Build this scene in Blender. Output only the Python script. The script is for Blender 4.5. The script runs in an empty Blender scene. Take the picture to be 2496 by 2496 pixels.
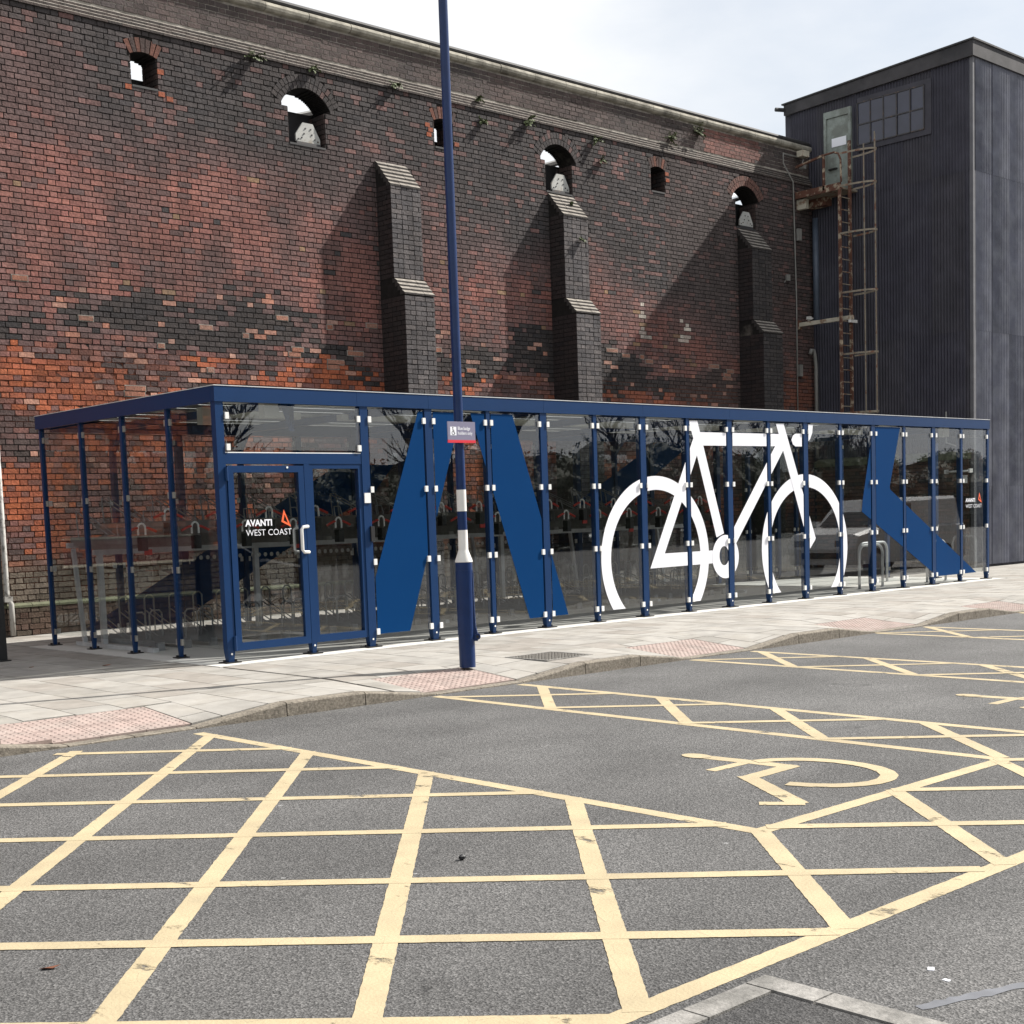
import bpy, bmesh, math, random
from mathutils import Vector, Matrix, noise
random.seed(7)
SC = bpy.context.scene
COL = SC.collection
R = math.radians

# ------------------------------------------------------------------ camera
YAW, PITCH, ROLL = 0.7488, -0.0929, -0.0343
CAM = Vector((-10.1424, -13.4153, 1.5197))
FPX = 3373.08
f = Vector((math.sin(YAW)*math.cos(PITCH), math.cos(YAW)*math.cos(PITCH), math.sin(PITCH)))
r = Vector((math.cos(YAW), -math.sin(YAW), 0))
u = r.cross(f)
r2 = math.cos(ROLL)*r + math.sin(ROLL)*u
u2 = -math.sin(ROLL)*r + math.cos(ROLL)*u
cd = bpy.data.cameras.new('camera'); cam = bpy.data.objects.new('camera', cd); COL.objects.link(cam)
cam.matrix_world = Matrix(((r2.x, u2.x, -f.x, CAM.x), (r2.y, u2.y, -f.y, CAM.y), (r2.z, u2.z, -f.z, CAM.z), (0, 0, 0, 1)))
cd.sensor_fit = 'HORIZONTAL'; cd.sensor_width = 36; cd.lens = FPX/2496*36
cd.shift_y = 325.4/2496
cd.clip_start = 0.1; cd.clip_end = 2000
SC.camera = cam
def project(p):
    d = Vector(p) - CAM
    z = d.dot(f)
    if z < .1: return None
    return (1248 + FPX*d.dot(r2)/z, 1248 + 325.4 - FPX*d.dot(u2)/z, d.length)

# ------------------------------------------------------------------ light
SUN_TO = Vector((0.700, -0.228, 0.677)).normalized()
SUN_EL = math.asin(SUN_TO.z); SUN_ROT = math.atan2(SUN_TO.x, SUN_TO.y)
sl = bpy.data.lights.new('sun', 'SUN'); sl.energy = 5.0; sl.angle = R(0.6); sl.color = (1, .955, .89)
so = bpy.data.objects.new('sun', sl); COL.objects.link(so)
so.rotation_euler = SUN_TO.to_track_quat('Z', 'Y').to_euler()
so.location = (10, -10, 30)
W = bpy.data.worlds.new('World'); SC.world = W; W.use_nodes = True
nt = W.node_tree; nt.nodes.clear()
def N(t, k, **kw):
    n = t.nodes.new(k)
    for a, b in kw.items(): setattr(n, a, b)
    return n
sky = N(nt, 'ShaderNodeTexSky', sky_type='NISHITA'); sky.sun_disc = False
sky.sun_elevation = SUN_EL; sky.sun_rotation = SUN_ROT
sky.air_density = 1.2; sky.dust_density = 2.0; sky.ozone_density = 1.2
tc = N(nt, 'ShaderNodeTexCoord'); mp = N(nt, 'ShaderNodeMapping'); mp.inputs['Scale'].default_value = (1, 1, 2.6)
n1 = N(nt, 'ShaderNodeTexNoise'); n1.inputs['Scale'].default_value = 1.7; n1.inputs['Detail'].default_value = 7; n1.inputs['Roughness'].default_value = .55
rp = N(nt, 'ShaderNodeValToRGB'); rp.color_ramp.elements[0].position = .33; rp.color_ramp.elements[1].position = .56
rp.color_ramp.elements[0].color = (.50, .50, .50, 1)
mx = N(nt, 'ShaderNodeMixRGB'); mx.inputs['Color2'].default_value = (8.5, 8.62, 8.8, 1)
bg = N(nt, 'ShaderNodeBackground'); bg.inputs['Strength'].default_value = .068
wo = N(nt, 'ShaderNodeOutputWorld')
L = nt.links.new
L(tc.outputs['Generated'], mp.inputs['Vector']); L(mp.outputs['Vector'], n1.inputs['Vector']); L(n1.outputs['Fac'], rp.inputs['Fac'])
L(rp.outputs['Color'], mx.inputs['Fac']); L(sky.outputs['Color'], mx.inputs['Color1']); L(mx.outputs['Color'], bg.inputs['Color']); L(bg.outputs['Background'], wo.inputs['Surface'])
SC.view_settings.view_transform = 'Standard'; SC.view_settings.look = 'None'
SC.view_settings.exposure = 0.85; SC.view_settings.gamma = 1; SC.view_settings.use_curve_mapping = False
SC.render.engine = 'CYCLES'
cy = SC.cycles
cy.caustics_reflective = False; cy.caustics_refractive = False
cy.transparent_max_bounces = 24; cy.max_bounces = 8; cy.diffuse_bounces = 3; cy.glossy_bounces = 4; cy.transmission_bounces = 6
cy.sample_clamp_indirect = 6
cy.use_denoising = True
try: cy.denoiser = 'OPENIMAGEDENOISE'
except Exception: pass

# ------------------------------------------------------------------ materials
def mat(name, base, rough=.7, metal=0., var=0., vscale=6., bump=0., bscale=40., spec=.5, tint=None, tscale=1.5, tlo=.45, thi=.6, attr=None, stain=False):
    m = bpy.data.materials.new(name); m.use_nodes = True
    t = m.node_tree; b = t.nodes['Principled BSDF']; l = t.links.new
    b.inputs['Roughness'].default_value = rough; b.inputs['Metallic'].default_value = metal
    b.inputs['Specular IOR Level'].default_value = spec
    co = N(t, 'ShaderNodeTexCoord')
    if attr == 'obj':
        src = N(t, 'ShaderNodeObjectInfo').outputs['Color']
    elif attr:
        src = N(t, 'ShaderNodeAttribute', attribute_name=attr).outputs['Color']
    else:
        q = N(t, 'ShaderNodeRGB'); q.outputs[0].default_value = (*base, 1); src = q.outputs[0]
    if tint:
        g = N(t, 'ShaderNodeNewGeometry')
        nn = N(t, 'ShaderNodeTexNoise'); nn.inputs['Scale'].default_value = tscale; nn.inputs['Detail'].default_value = 6; nn.inputs['Roughness'].default_value = .65
        l(g.outputs['Position'], nn.inputs['Vector'])
        mr = N(t, 'ShaderNodeMapRange'); mr.inputs[1].default_value = tlo; mr.inputs[2].default_value = thi
        l(nn.outputs['Fac'], mr.inputs[0])
        mm = N(t, 'ShaderNodeMixRGB'); mm.inputs['Color2'].default_value = (*tint, 1)
        l(mr.outputs[0], mm.inputs['Fac']); l(src, mm.inputs['Color1']); src = mm.outputs['Color']
    if var:
        g = N(t, 'ShaderNodeNewGeometry')
        nn = N(t, 'ShaderNodeTexNoise'); nn.inputs['Scale'].default_value = vscale; nn.inputs['Detail'].default_value = 5
        l(g.outputs['Position'], nn.inputs['Vector'])
        mr = N(t, 'ShaderNodeMapRange'); mr.inputs[1].default_value = .25; mr.inputs[2].default_value = .75
        mr.inputs[3].default_value = 1-var; mr.inputs[4].default_value = 1+var
        l(nn.outputs['Fac'], mr.inputs[0])
        mm = N(t, 'ShaderNodeVectorMath', operation='SCALE'); l(src, mm.inputs[0]); l(mr.outputs[0], mm.inputs['Scale']); src = mm.outputs[0]
    if stain:                       # soot and damp running down over bricks, soft edged
        g = N(t, 'ShaderNodeNewGeometry')
        for sc3, lo, hi, wt in (((1.3, 1.3, .40), .44, .68, .46), ((.42, .42, .70), .48, .70, .36)):
            mpp = N(t, 'ShaderNodeMapping'); mpp.inputs['Scale'].default_value = sc3; l(g.outputs['Position'], mpp.inputs['Vector'])
            nn = N(t, 'ShaderNodeTexNoise'); nn.inputs['Scale'].default_value = 1.6; nn.inputs['Detail'].default_value = 8; nn.inputs['Roughness'].default_value = .62
            l(mpp.outputs[0], nn.inputs['Vector'])
            mr = N(t, 'ShaderNodeMapRange'); mr.inputs[1].default_value = lo; mr.inputs[2].default_value = hi; mr.inputs[3].default_value = 0; mr.inputs[4].default_value = wt
            l(nn.outputs['Fac'], mr.inputs[0])
            mm = N(t, 'ShaderNodeMixRGB'); mm.inputs['Color2'].default_value = (.040, .034, .032, 1); l(mr.outputs[0], mm.inputs['Fac']); l(src, mm.inputs['Color1']); src = mm.outputs['Color']
    l(src, b.inputs['Base Color'])
    if bump:
        g = N(t, 'ShaderNodeNewGeometry')
        nn = N(t, 'ShaderNodeTexNoise'); nn.inputs['Scale'].default_value = bscale; nn.inputs['Detail'].default_value = 4
        l(g.outputs['Position'], nn.inputs['Vector'])
        bp = N(t, 'ShaderNodeBump'); bp.inputs['Strength'].default_value = bump; bp.inputs['Distance'].default_value = .01
        l(nn.outputs['Fac'], bp.inputs['Height']); l(bp.outputs['Normal'], b.inputs['Normal'])
    return m
def glass_mat(name, tint, f0=.085):
    m = bpy.data.materials.new(name); m.use_nodes = True
    t = m.node_tree; t.nodes.clear(); l = t.links.new
    g = N(t, 'ShaderNodeNewGeometry'); d = N(t, 'ShaderNodeVectorMath', operation='DOT_PRODUCT')
    l(g.outputs['Incoming'], d.inputs[0]); l(g.outputs['Normal'], d.inputs[1])
    a = N(t, 'ShaderNodeMath', operation='ABSOLUTE'); l(d.outputs['Value'], a.inputs[0])
    s = N(t, 'ShaderNodeMath', operation='SUBTRACT'); s.inputs[0].default_value = 1; l(a.outputs[0], s.inputs[1])
    p = N(t, 'ShaderNodeMath', operation='POWER'); l(s.outputs[0], p.inputs[0]); p.inputs[1].default_value = 5
    k = N(t, 'ShaderNodeMath', operation='MULTIPLY_ADD'); l(p.outputs[0], k.inputs[0]); k.inputs[1].default_value = 1-f0; k.inputs[2].default_value = f0
    tr = N(t, 'ShaderNodeBsdfTransparent'); tr.inputs['Color'].default_value = (*tint, 1)
    gl = N(t, 'ShaderNodeBsdfGlossy'); gl.inputs['Roughness'].default_value = 0.0
    mxs = N(t, 'ShaderNodeMixShader'); l(k.outputs[0], mxs.inputs['Fac']); l(tr.outputs[0], mxs.inputs[1]); l(gl.outputs[0], mxs.inputs[2])
    o = N(t, 'ShaderNodeOutputMaterial'); l(mxs.outputs[0], o.inputs['Surface'])
    return m
def asphalt_mat(name, dark, light, wornc=.06):
    m = bpy.data.materials.new(name); m.use_nodes = True
    t = m.node_tree; b = t.nodes['Principled BSDF']; l = t.links.new
    g = N(t, 'ShaderNodeNewGeometry')
    v = N(t, 'ShaderNodeTexVoronoi'); v.inputs['Scale'].default_value = 105
    n2 = N(t, 'ShaderNodeTexNoise'); n2.inputs['Scale'].default_value = 75; n2.inputs['Detail'].default_value = 6; n2.inputs['Roughness'].default_value = .75
    n3 = N(t, 'ShaderNodeTexNoise'); n3.inputs['Scale'].default_value = .9; n3.inputs['Detail'].default_value = 7; n3.inputs['Roughness'].default_value = .6
    n4 = N(t, 'ShaderNodeTexNoise'); n4.inputs['Scale'].default_value = 9; n4.inputs['Detail'].default_value = 2
    for q in (v, n2, n3, n4): l(g.outputs['Position'], q.inputs['Vector'])
    r1 = N(t, 'ShaderNodeValToRGB'); e = r1.color_ramp.elements
    e[0].position = .36; e[0].color = (*dark, 1); e[1].position = .66; e[1].color = (*light, 1)
    l(n2.outputs['Fac'], r1.inputs['Fac'])
    sep = N(t, 'ShaderNodeSeparateColor'); l(v.outputs['Color'], sep.inputs['Color'])
    st = N(t, 'ShaderNodeMapRange'); st.inputs[1].default_value = .0; st.inputs[2].default_value = 1; st.inputs[3].default_value = .62; st.inputs[4].default_value = 1.38
    l(sep.outputs[0], st.inputs[0])
    big = N(t, 'ShaderNodeMapRange'); big.inputs[1].default_value = .3; big.inputs[2].default_value = .7; big.inputs[3].default_value = .8; big.inputs[4].default_value = 1.2
    l(n3.outputs['Fac'], big.inputs[0])
    mu = N(t, 'ShaderNodeMath', operation='MULTIPLY'); l(st.outputs[0], mu.inputs[0]); l(big.outputs[0], mu.inputs[1])
    sc = N(t, 'ShaderNodeVectorMath', operation='SCALE'); l(r1.outputs['Color'], sc.inputs[0]); l(mu.outputs[0], sc.inputs['Scale'])
    # pale flattened gum spots and flecks
    vg = N(t, 'ShaderNodeTexVoronoi'); vg.inputs['Scale'].default_value = 2.3; l(g.outputs['Position'], vg.inputs['Vector'])
    cg = N(t, 'ShaderNodeMath', operation='LESS_THAN'); l(vg.outputs['Distance'], cg.inputs[0]); cg.inputs[1].default_value = .035
    sg = N(t, 'ShaderNodeSeparateColor'); l(vg.outputs['Color'], sg.inputs['Color'])
    c2 = N(t, 'ShaderNodeMath', operation='GREATER_THAN'); l(sg.outputs[0], c2.inputs[0]); c2.inputs[1].default_value = .72
    c3 = N(t, 'ShaderNodeMath', operation='MULTIPLY'); l(cg.outputs[0], c3.inputs[0]); l(c2.outputs[0], c3.inputs[1])
    c4 = N(t, 'ShaderNodeMath', operation='MULTIPLY'); l(c3.outputs[0], c4.inputs[0]); c4.inputs[1].default_value = .75
    gm = N(t, 'ShaderNodeMixRGB'); gm.inputs['Color2'].default_value = (.3, .3, .3, 1); l(c4.outputs[0], gm.inputs['Fac']); l(sc.outputs[0], gm.inputs['Color1'])
    mpa = N(t, 'ShaderNodeMapping'); mpa.inputs['Scale'].default_value = (.35, 1.1, 1); mpa.inputs['Rotation'].default_value = (0, 0, 1.45); l(g.outputs['Position'], mpa.inputs['Vector'])
    na = N(t, 'ShaderNodeTexNoise'); na.inputs['Scale'].default_value = .8; na.inputs['Detail'].default_value = 4; l(mpa.outputs[0], na.inputs['Vector'])
    ra = N(t, 'ShaderNodeMapRange'); ra.inputs[1].default_value = .35; ra.inputs[2].default_value = .68; ra.inputs[3].default_value = .86; ra.inputs[4].default_value = 1.16; l(na.outputs['Fac'], ra.inputs[0])
    no = N(t, 'ShaderNodeTexNoise'); no.inputs['Scale'].default_value = 1.9; no.inputs['Detail'].default_value = 5; no.inputs['Roughness'].default_value = .5; l(g.outputs['Position'], no.inputs['Vector'])
    ro = N(t, 'ShaderNodeMapRange'); ro.inputs[1].default_value = .69; ro.inputs[2].default_value = .76; ro.inputs[3].default_value = 1; ro.inputs[4].default_value = .66; l(no.outputs['Fac'], ro.inputs[0])
    ma = N(t, 'ShaderNodeMath', operation='MULTIPLY'); l(ra.outputs[0], ma.inputs[0]); l(ro.outputs[0], ma.inputs[1])
    fs = N(t, 'ShaderNodeVectorMath', operation='SCALE'); l(gm.outputs['Color'], fs.inputs[0]); l(ma.outputs[0], fs.inputs['Scale'])
    l(fs.outputs[0], b.inputs['Base Color']); b.inputs['Roughness'].default_value = .8; b.inputs['Specular IOR Level'].default_value = .35
    bp = N(t, 'ShaderNodeBump'); bp.inputs['Strength'].default_value = .9; bp.inputs['Distance'].default_value = .006
    ad = N(t, 'ShaderNodeMath', operation='ADD'); l(n2.outputs['Fac'], ad.inputs[0]); l(v.outputs['Distance'], ad.inputs[1])
    l(ad.outputs[0], bp.inputs['Height']); l(bp.outputs['Normal'], b.inputs['Normal'])
    return m
def paint_mat(name, col, lo=.70, hi=.74):
    m = mat(name, col, rough=.75, var=.10, vscale=5, bump=.3, bscale=70, spec=.3)
    t = m.node_tree; l = t.links.new; b = t.nodes['Principled BSDF']
    g = N(t, 'ShaderNodeNewGeometry')
    a = N(t, 'ShaderNodeTexNoise'); a.inputs['Scale'].default_value = 3.2; a.inputs['Detail'].default_value = 9; a.inputs['Roughness'].default_value = .72
    mpn = N(t, 'ShaderNodeMapping'); mpn.inputs['Scale'].default_value = (1.6, 1, 1); mpn.inputs['Rotation'].default_value = (0, 0, .8)
    l(g.outputs['Position'], mpn.inputs['Vector']); l(mpn.outputs[0], a.inputs['Vector'])
    mr = N(t, 'ShaderNodeMapRange'); mr.inputs[1].default_value = lo; mr.inputs[2].default_value = hi; mr.inputs[3].default_value = 1; mr.inputs[4].default_value = .12
    l(a.outputs['Fac'], mr.inputs[0]); l(mr.outputs[0], b.inputs['Alpha'])
    gr = N(t, 'ShaderNodeTexNoise'); gr.inputs['Scale'].default_value = 1.7; gr.inputs['Detail'].default_value = 8; gr.inputs['Roughness'].default_value = .7; l(g.outputs['Position'], gr.inputs['Vector'])
    g2 = N(t, 'ShaderNodeMapRange'); g2.inputs[1].default_value = .42; g2.inputs[2].default_value = .72; g2.inputs[3].default_value = 0; g2.inputs[4].default_value = .42; l(gr.outputs['Fac'], g2.inputs[0])
    vc = N(t, 'ShaderNodeTexVoronoi', feature='DISTANCE_TO_EDGE'); vc.inputs['Scale'].default_value = 5.5; l(g.outputs['Position'], vc.inputs['Vector'])
    ck = N(t, 'ShaderNodeMapRange'); ck.inputs[1].default_value = .0; ck.inputs[2].default_value = .010; ck.inputs[3].default_value = .55; ck.inputs[4].default_value = 0; l(vc.outputs['Distance'], ck.inputs[0])
    mxx = N(t, 'ShaderNodeMath', operation='MAXIMUM'); l(g2.outputs[0], mxx.inputs[0]); l(ck.outputs[0], mxx.inputs[1])
    old = b.inputs['Base Color'].links[0].from_socket
    mg = N(t, 'ShaderNodeMixRGB'); mg.inputs['Color2'].default_value = (.20, .17, .12, 1); l(mxx.outputs[0], mg.inputs['Fac']); l(old, mg.inputs['Color1']); l(mg.outputs['Color'], b.inputs['Base Color'])
    return m

M = {}
M['asphalt'] = asphalt_mat('asphalt', (.034, .034, .034), (.150, .147, .144))
M['asphalt_dark'] = asphalt_mat('asphalt_dark', (.016, .016, .017), (.085, .083, .082))
M['yellow'] = paint_mat('yellow_line_paint', (.40, .330, .208), .60, .66)
M['slab'] = mat('concrete_slab', (.285, .272, .25), rough=.85, var=.2, vscale=3.5, bump=.35, bscale=90, tint=(.215, .20, .175), tscale=1.1, tlo=.45, thi=.75, spec=.3)
M['slab_b'] = mat('concrete_slab_pale', (.315, .30, .275), rough=.85, var=.14, vscale=4.5, bump=.35, bscale=90, tint=(.25, .23, .20), tscale=1.7, tlo=.45, thi=.75, spec=.3)
M['slab_c'] = mat('concrete_slab_warm', (.27, .25, .225), rough=.85, var=.16, vscale=5, bump=.35, bscale=90, tint=(.205, .185, .16), tscale=1.4, tlo=.42, thi=.75, spec=.3)
M['bed'] = mat('joint_sand', (.05, .045, .04), rough=.95, var=.3, vscale=20)
M['kerb'] = mat('kerb_concrete', (.195, .172, .14), rough=.9, var=.5, vscale=45, bump=.6, bscale=110, tint=(.12, .105, .085), tscale=6, tlo=.5, thi=.68, spec=.3)
M['kerb_pale'] = mat('edging_concrete', (.25, .24, .225), rough=.9, var=.25, vscale=30, bump=.5, bscale=90, tint=(.15, .145, .135), tscale=4, spec=.3)
M['tactile'] = mat('tactile_red', (.31, .24, .215), rough=.85, var=.2, vscale=7, bump=.2, bscale=90, tint=(.30, .245, .22), tscale=2.5, spec=.3)
M['white_slab'] = mat('white_concrete', (.52, .51, .48), rough=.8, var=.06, vscale=3, bump=.15, bscale=60, spec=.3)
M['brick'] = mat('brick', (.2, .1, .08), rough=.9, var=.34, vscale=30, bump=.85, bscale=38, spec=.25, attr='col', stain=True)
M['brick_obj'] = mat('brick_single', (.2, .1, .08), rough=.9, var=.34, vscale=30, bump=.85, bscale=38, spec=.25, attr='obj', stain=True)
def brick_far():
    m = mat('brick_beyond', (.1, .06, .05), rough=.9, var=.2, vscale=3); t = m.node_tree; b = t.nodes['Principled BSDF']
    g = N(t, 'ShaderNodeNewGeometry'); sx = N(t, 'ShaderNodeSeparateXYZ'); cx = N(t, 'ShaderNodeCombineXYZ')
    t.links.new(g.outputs['Position'], sx.inputs[0]); t.links.new(sx.outputs['X'], cx.inputs['X']); t.links.new(sx.outputs['Z'], cx.inputs['Y'])
    k = N(t, 'ShaderNodeTexBrick'); k.inputs['Scale'].default_value = 1; k.inputs['Brick Width'].default_value = .245; k.inputs['Row Height'].default_value = .0855; k.inputs['Mortar Size'].default_value = .006
    k.inputs['Color1'].default_value = (.16, .065, .045, 1); k.inputs['Color2'].default_value = (.07, .045, .04, 1); k.inputs['Mortar'].default_value = (.02, .018, .016, 1)
    t.links.new(cx.outputs[0], k.inputs['Vector']); t.links.new(k.outputs['Color'], b.inputs['Base Color']); return m
M['brick_far'] = brick_far()
M['mortar'] = mat('mortar', (.017, .015, .014), rough=.95, var=.3, vscale=12, bump=.5, bscale=60, tint=(.12, .105, .09), tscale=.9, tlo=.60, thi=.74, spec=.2)
M['mortar_red'] = mat('red_stained_mortar', (.115, .042, .026), rough=.95, var=.4, vscale=9, bump=.6, bscale=45, tint=(.022, .019, .018), tscale=1.1, tlo=.46, thi=.60, spec=.2)
M['mortar_pale'] = mat('mortar_pale', (.36, .33, .29), rough=.95, var=.3, vscale=12, bump=.5, bscale=60, tint=(.08, .07, .06), tscale=1.3, tlo=.5, thi=.65, spec=.2)
M['lichen'] = mat('weathered_brick_top', (.235, .215, .19), rough=.95, var=.35, vscale=14, bump=.5, bscale=50, tint=(.12, .105, .09), tscale=5, tlo=.5, thi=.72, spec=.2)
M['coping'] = mat('coping_stone', (.33, .31, .26), rough=.9, var=.3, vscale=6, bump=.4, bscale=40, tint=(.13, .12, .10), tscale=2.2, tlo=.45, thi=.68, spec=.2)
M['soot'] = mat('dark_lead', (.030, .029, .030), rough=.7, var=.3, vscale=8)
M['blue'] = mat('blue_paint', (.0085, .034, .104), rough=.34, var=.05, vscale=4, spec=.22)
M['blue_lamp'] = mat('lamp_blue_paint', (.010, .028, .098), rough=.28, var=.12, vscale=9, spec=.3)
M['vinyl_blue'] = mat('blue_vinyl', (.0015, .036, .128), rough=.45, spec=.06, var=.03, vscale=2)
M['vinyl_white'] = mat('white_vinyl', (.80, .81, .86), rough=.5, spec=.4, var=.02, vscale=2)
M['vinyl_orange'] = mat('orange_vinyl', (.85, .13, .035), rough=.5)
M['clip'] = mat('white_clip', (.80, .80, .78), rough=.4, var=.05)
M['clip_steel'] = mat('steel_clip', (.45, .43, .40), rough=.4, metal=.6)
M['glass'] = glass_mat('clear_glass', (.905, .92, .92))
M['glass_roof'] = mat('frosted_glazing', (.72, .74, .75), rough=.3, var=.1, vscale=3)
M['galv'] = mat('galvanised_steel', (.56, .57, .58), rough=.5, metal=.1, var=.15, vscale=9)
M['galv_dim'] = mat('dull_galvanised_tube', (.25, .255, .26), rough=.5, metal=.15, var=.15, vscale=9)
M['galv_dark'] = mat('dark_tray_steel', (.21, .205, .195), rough=.5, metal=.1, var=.2, vscale=8)
M['black'] = mat('black_plastic', (.010, .010, .011), rough=.45)
M['red'] = mat('red_grip', (.50, .035, .025), rough=.5, var=.1)
M['roofdeck'] = mat('roof_deck_steel', (.15, .155, .16), rough=.5, var=.25, vscale=4)
M['batten'] = mat('pale_batten', (.62, .62, .58), rough=.6, var=.15, vscale=5)
def translucent(name, col):
    m = bpy.data.materials.new(name); m.use_nodes = True; t = m.node_tree; t.nodes.clear()
    a = N(t, 'ShaderNodeBsdfTranslucent'); a.inputs['Color'].default_value = (*col, 1); d = N(t, 'ShaderNodeBsdfDiffuse'); d.inputs['Color'].default_value = (*col, 1)
    x = N(t, 'ShaderNodeMixShader'); x.inputs['Fac'].default_value = .4; o = N(t, 'ShaderNodeOutputMaterial')
    t.links.new(a.outputs[0], x.inputs[1]); t.links.new(d.outputs[0], x.inputs[2]); t.links.new(x.outputs[0], o.inputs['Surface']); return m
M['rooflight'] = translucent('rooflight_sheet', (.55, .57, .56))
M['faded'] = mat('faded_line_paint', (.115, .12, .135), rough=.8, var=.2, vscale=14)
M['lamp_cover'] = mat('light_diffuser', (.62, .61, .54), rough=.5)
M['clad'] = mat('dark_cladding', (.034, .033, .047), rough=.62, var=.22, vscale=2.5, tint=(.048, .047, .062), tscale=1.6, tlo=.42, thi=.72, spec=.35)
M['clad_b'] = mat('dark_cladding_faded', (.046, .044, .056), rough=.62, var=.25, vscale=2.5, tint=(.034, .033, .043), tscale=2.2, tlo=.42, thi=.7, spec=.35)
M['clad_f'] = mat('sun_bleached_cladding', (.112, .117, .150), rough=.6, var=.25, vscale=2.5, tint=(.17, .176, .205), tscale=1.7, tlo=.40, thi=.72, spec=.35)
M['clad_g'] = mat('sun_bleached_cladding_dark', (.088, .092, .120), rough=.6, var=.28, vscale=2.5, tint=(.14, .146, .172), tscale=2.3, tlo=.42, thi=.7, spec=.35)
M['fascia_grey'] = mat('grey_felt_fascia', (.050, .047, .050), rough=.8, var=.25, vscale=4, tint=(.030, .029, .032), tscale=1.4)
M['trim_grey'] = mat('grey_corner_flashing', (.105, .105, .115), rough=.6, var=.2, vscale=5)
M['door_green'] = mat('faded_green_door_paint', (.24, .275, .25), rough=.6, var=.15, vscale=5, tint=(.15, .165, .145), tscale=3)
M['frame_dark'] = mat('dark_window_frame', (.035, .032, .034), rough=.6, var=.25, vscale=9, tint=(.12, .075, .05), tscale=7, tlo=.55, thi=.68)
M['pane_dark'] = mat('dusty_window_pane', (.028, .031, .056), rough=.18, spec=.6, var=.25, vscale=3)
M['rust'] = mat('rusty_steel', (.115, .048, .030), rough=.85, var=.35, vscale=9, bump=.5, bscale=50, tint=(.40, .33, .24), tscale=5, tlo=.52, thi=.60)
M['cage'] = mat('flaking_cream_paint', (.25, .215, .165), rough=.8, var=.2, vscale=9, tint=(.17, .07, .04), tscale=5, tlo=.52, thi=.60)
M['cream'] = mat('cream_paint', (.50, .46, .37), rough=.7, var=.2, vscale=6, tint=(.22, .12, .07), tscale=5, tlo=.55, thi=.66)
M['whitepaint'] = mat('white_paint', (.72, .71, .68), rough=.45, var=.06, vscale=6)
M['sign_grey'] = mat('sign_grey_violet', (.20, .19, .275), rough=.45)
M['sign_red'] = mat('sign_red', (.62, .025, .045), rough=.45)
M['pipe_grey'] = mat('grey_conduit', (.22, .215, .20), rough=.6, var=.2, vscale=8)
M['pipe_blue'] = mat('blue_grey_pipe', (.075, .095, .13), rough=.5, var=.15, vscale=5)
M['pipe_white'] = mat('chipped_white_pipe', (.34, .33, .31), rough=.6, tint=(.10, .09, .08), tscale=8, tlo=.5, thi=.62)
M['leaf'] = mat('fern_leaf', (.075, .095, .035), rough=.7, var=.4, vscale=20)
M['leaf_dry'] = mat('dry_leaf', (.20, .075, .04), rough=.8, var=.3, vscale=60)
M['gusset'] = mat('white_flaking_plate', (.36, .36, .34), rough=.7, var=.15, vscale=9, tint=(.20, .15, .10), tscale=4, tlo=.56, thi=.72)
M['bark'] = mat('dark_bark', (.045, .038, .032), rough=.9, var=.3, vscale=4)
M['hedge'] = mat('dark_shrub_leaf', (.030, .040, .022), rough=.8, var=.4, vscale=3)
M['car_dark'] = mat('dark_car_paint', (.010, .012, .016), rough=.15, spec=.6)
M['car_white'] = mat('silver_van_paint', (.78, .78, .78), rough=.25, spec=.5)
M['car_glass'] = mat('car_window', (.012, .014, .016), rough=.05, spec=.8)
M['tyre'] = mat('tyre_rubber', (.012, .012, .012), rough=.85)
M['chrome'] = mat('bright_metal', (.7, .7, .7), rough=.15, metal=1)
M['steel_handle'] = mat('brushed_handle', (.75, .75, .73), rough=.35, metal=.2)
M['red_board'] = mat('dark_red_board', (.075, .014, .014), rough=.7, var=.2, vscale=5)
M['moss'] = mat('mossy_ledge', (.11, .115, .07), rough=.95, var=.35, vscale=9, bump=.5)
M['iron'] = mat('cast_iron_cover', (.13, .12, .105), rough=.7, var=.25, vscale=20)

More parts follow.
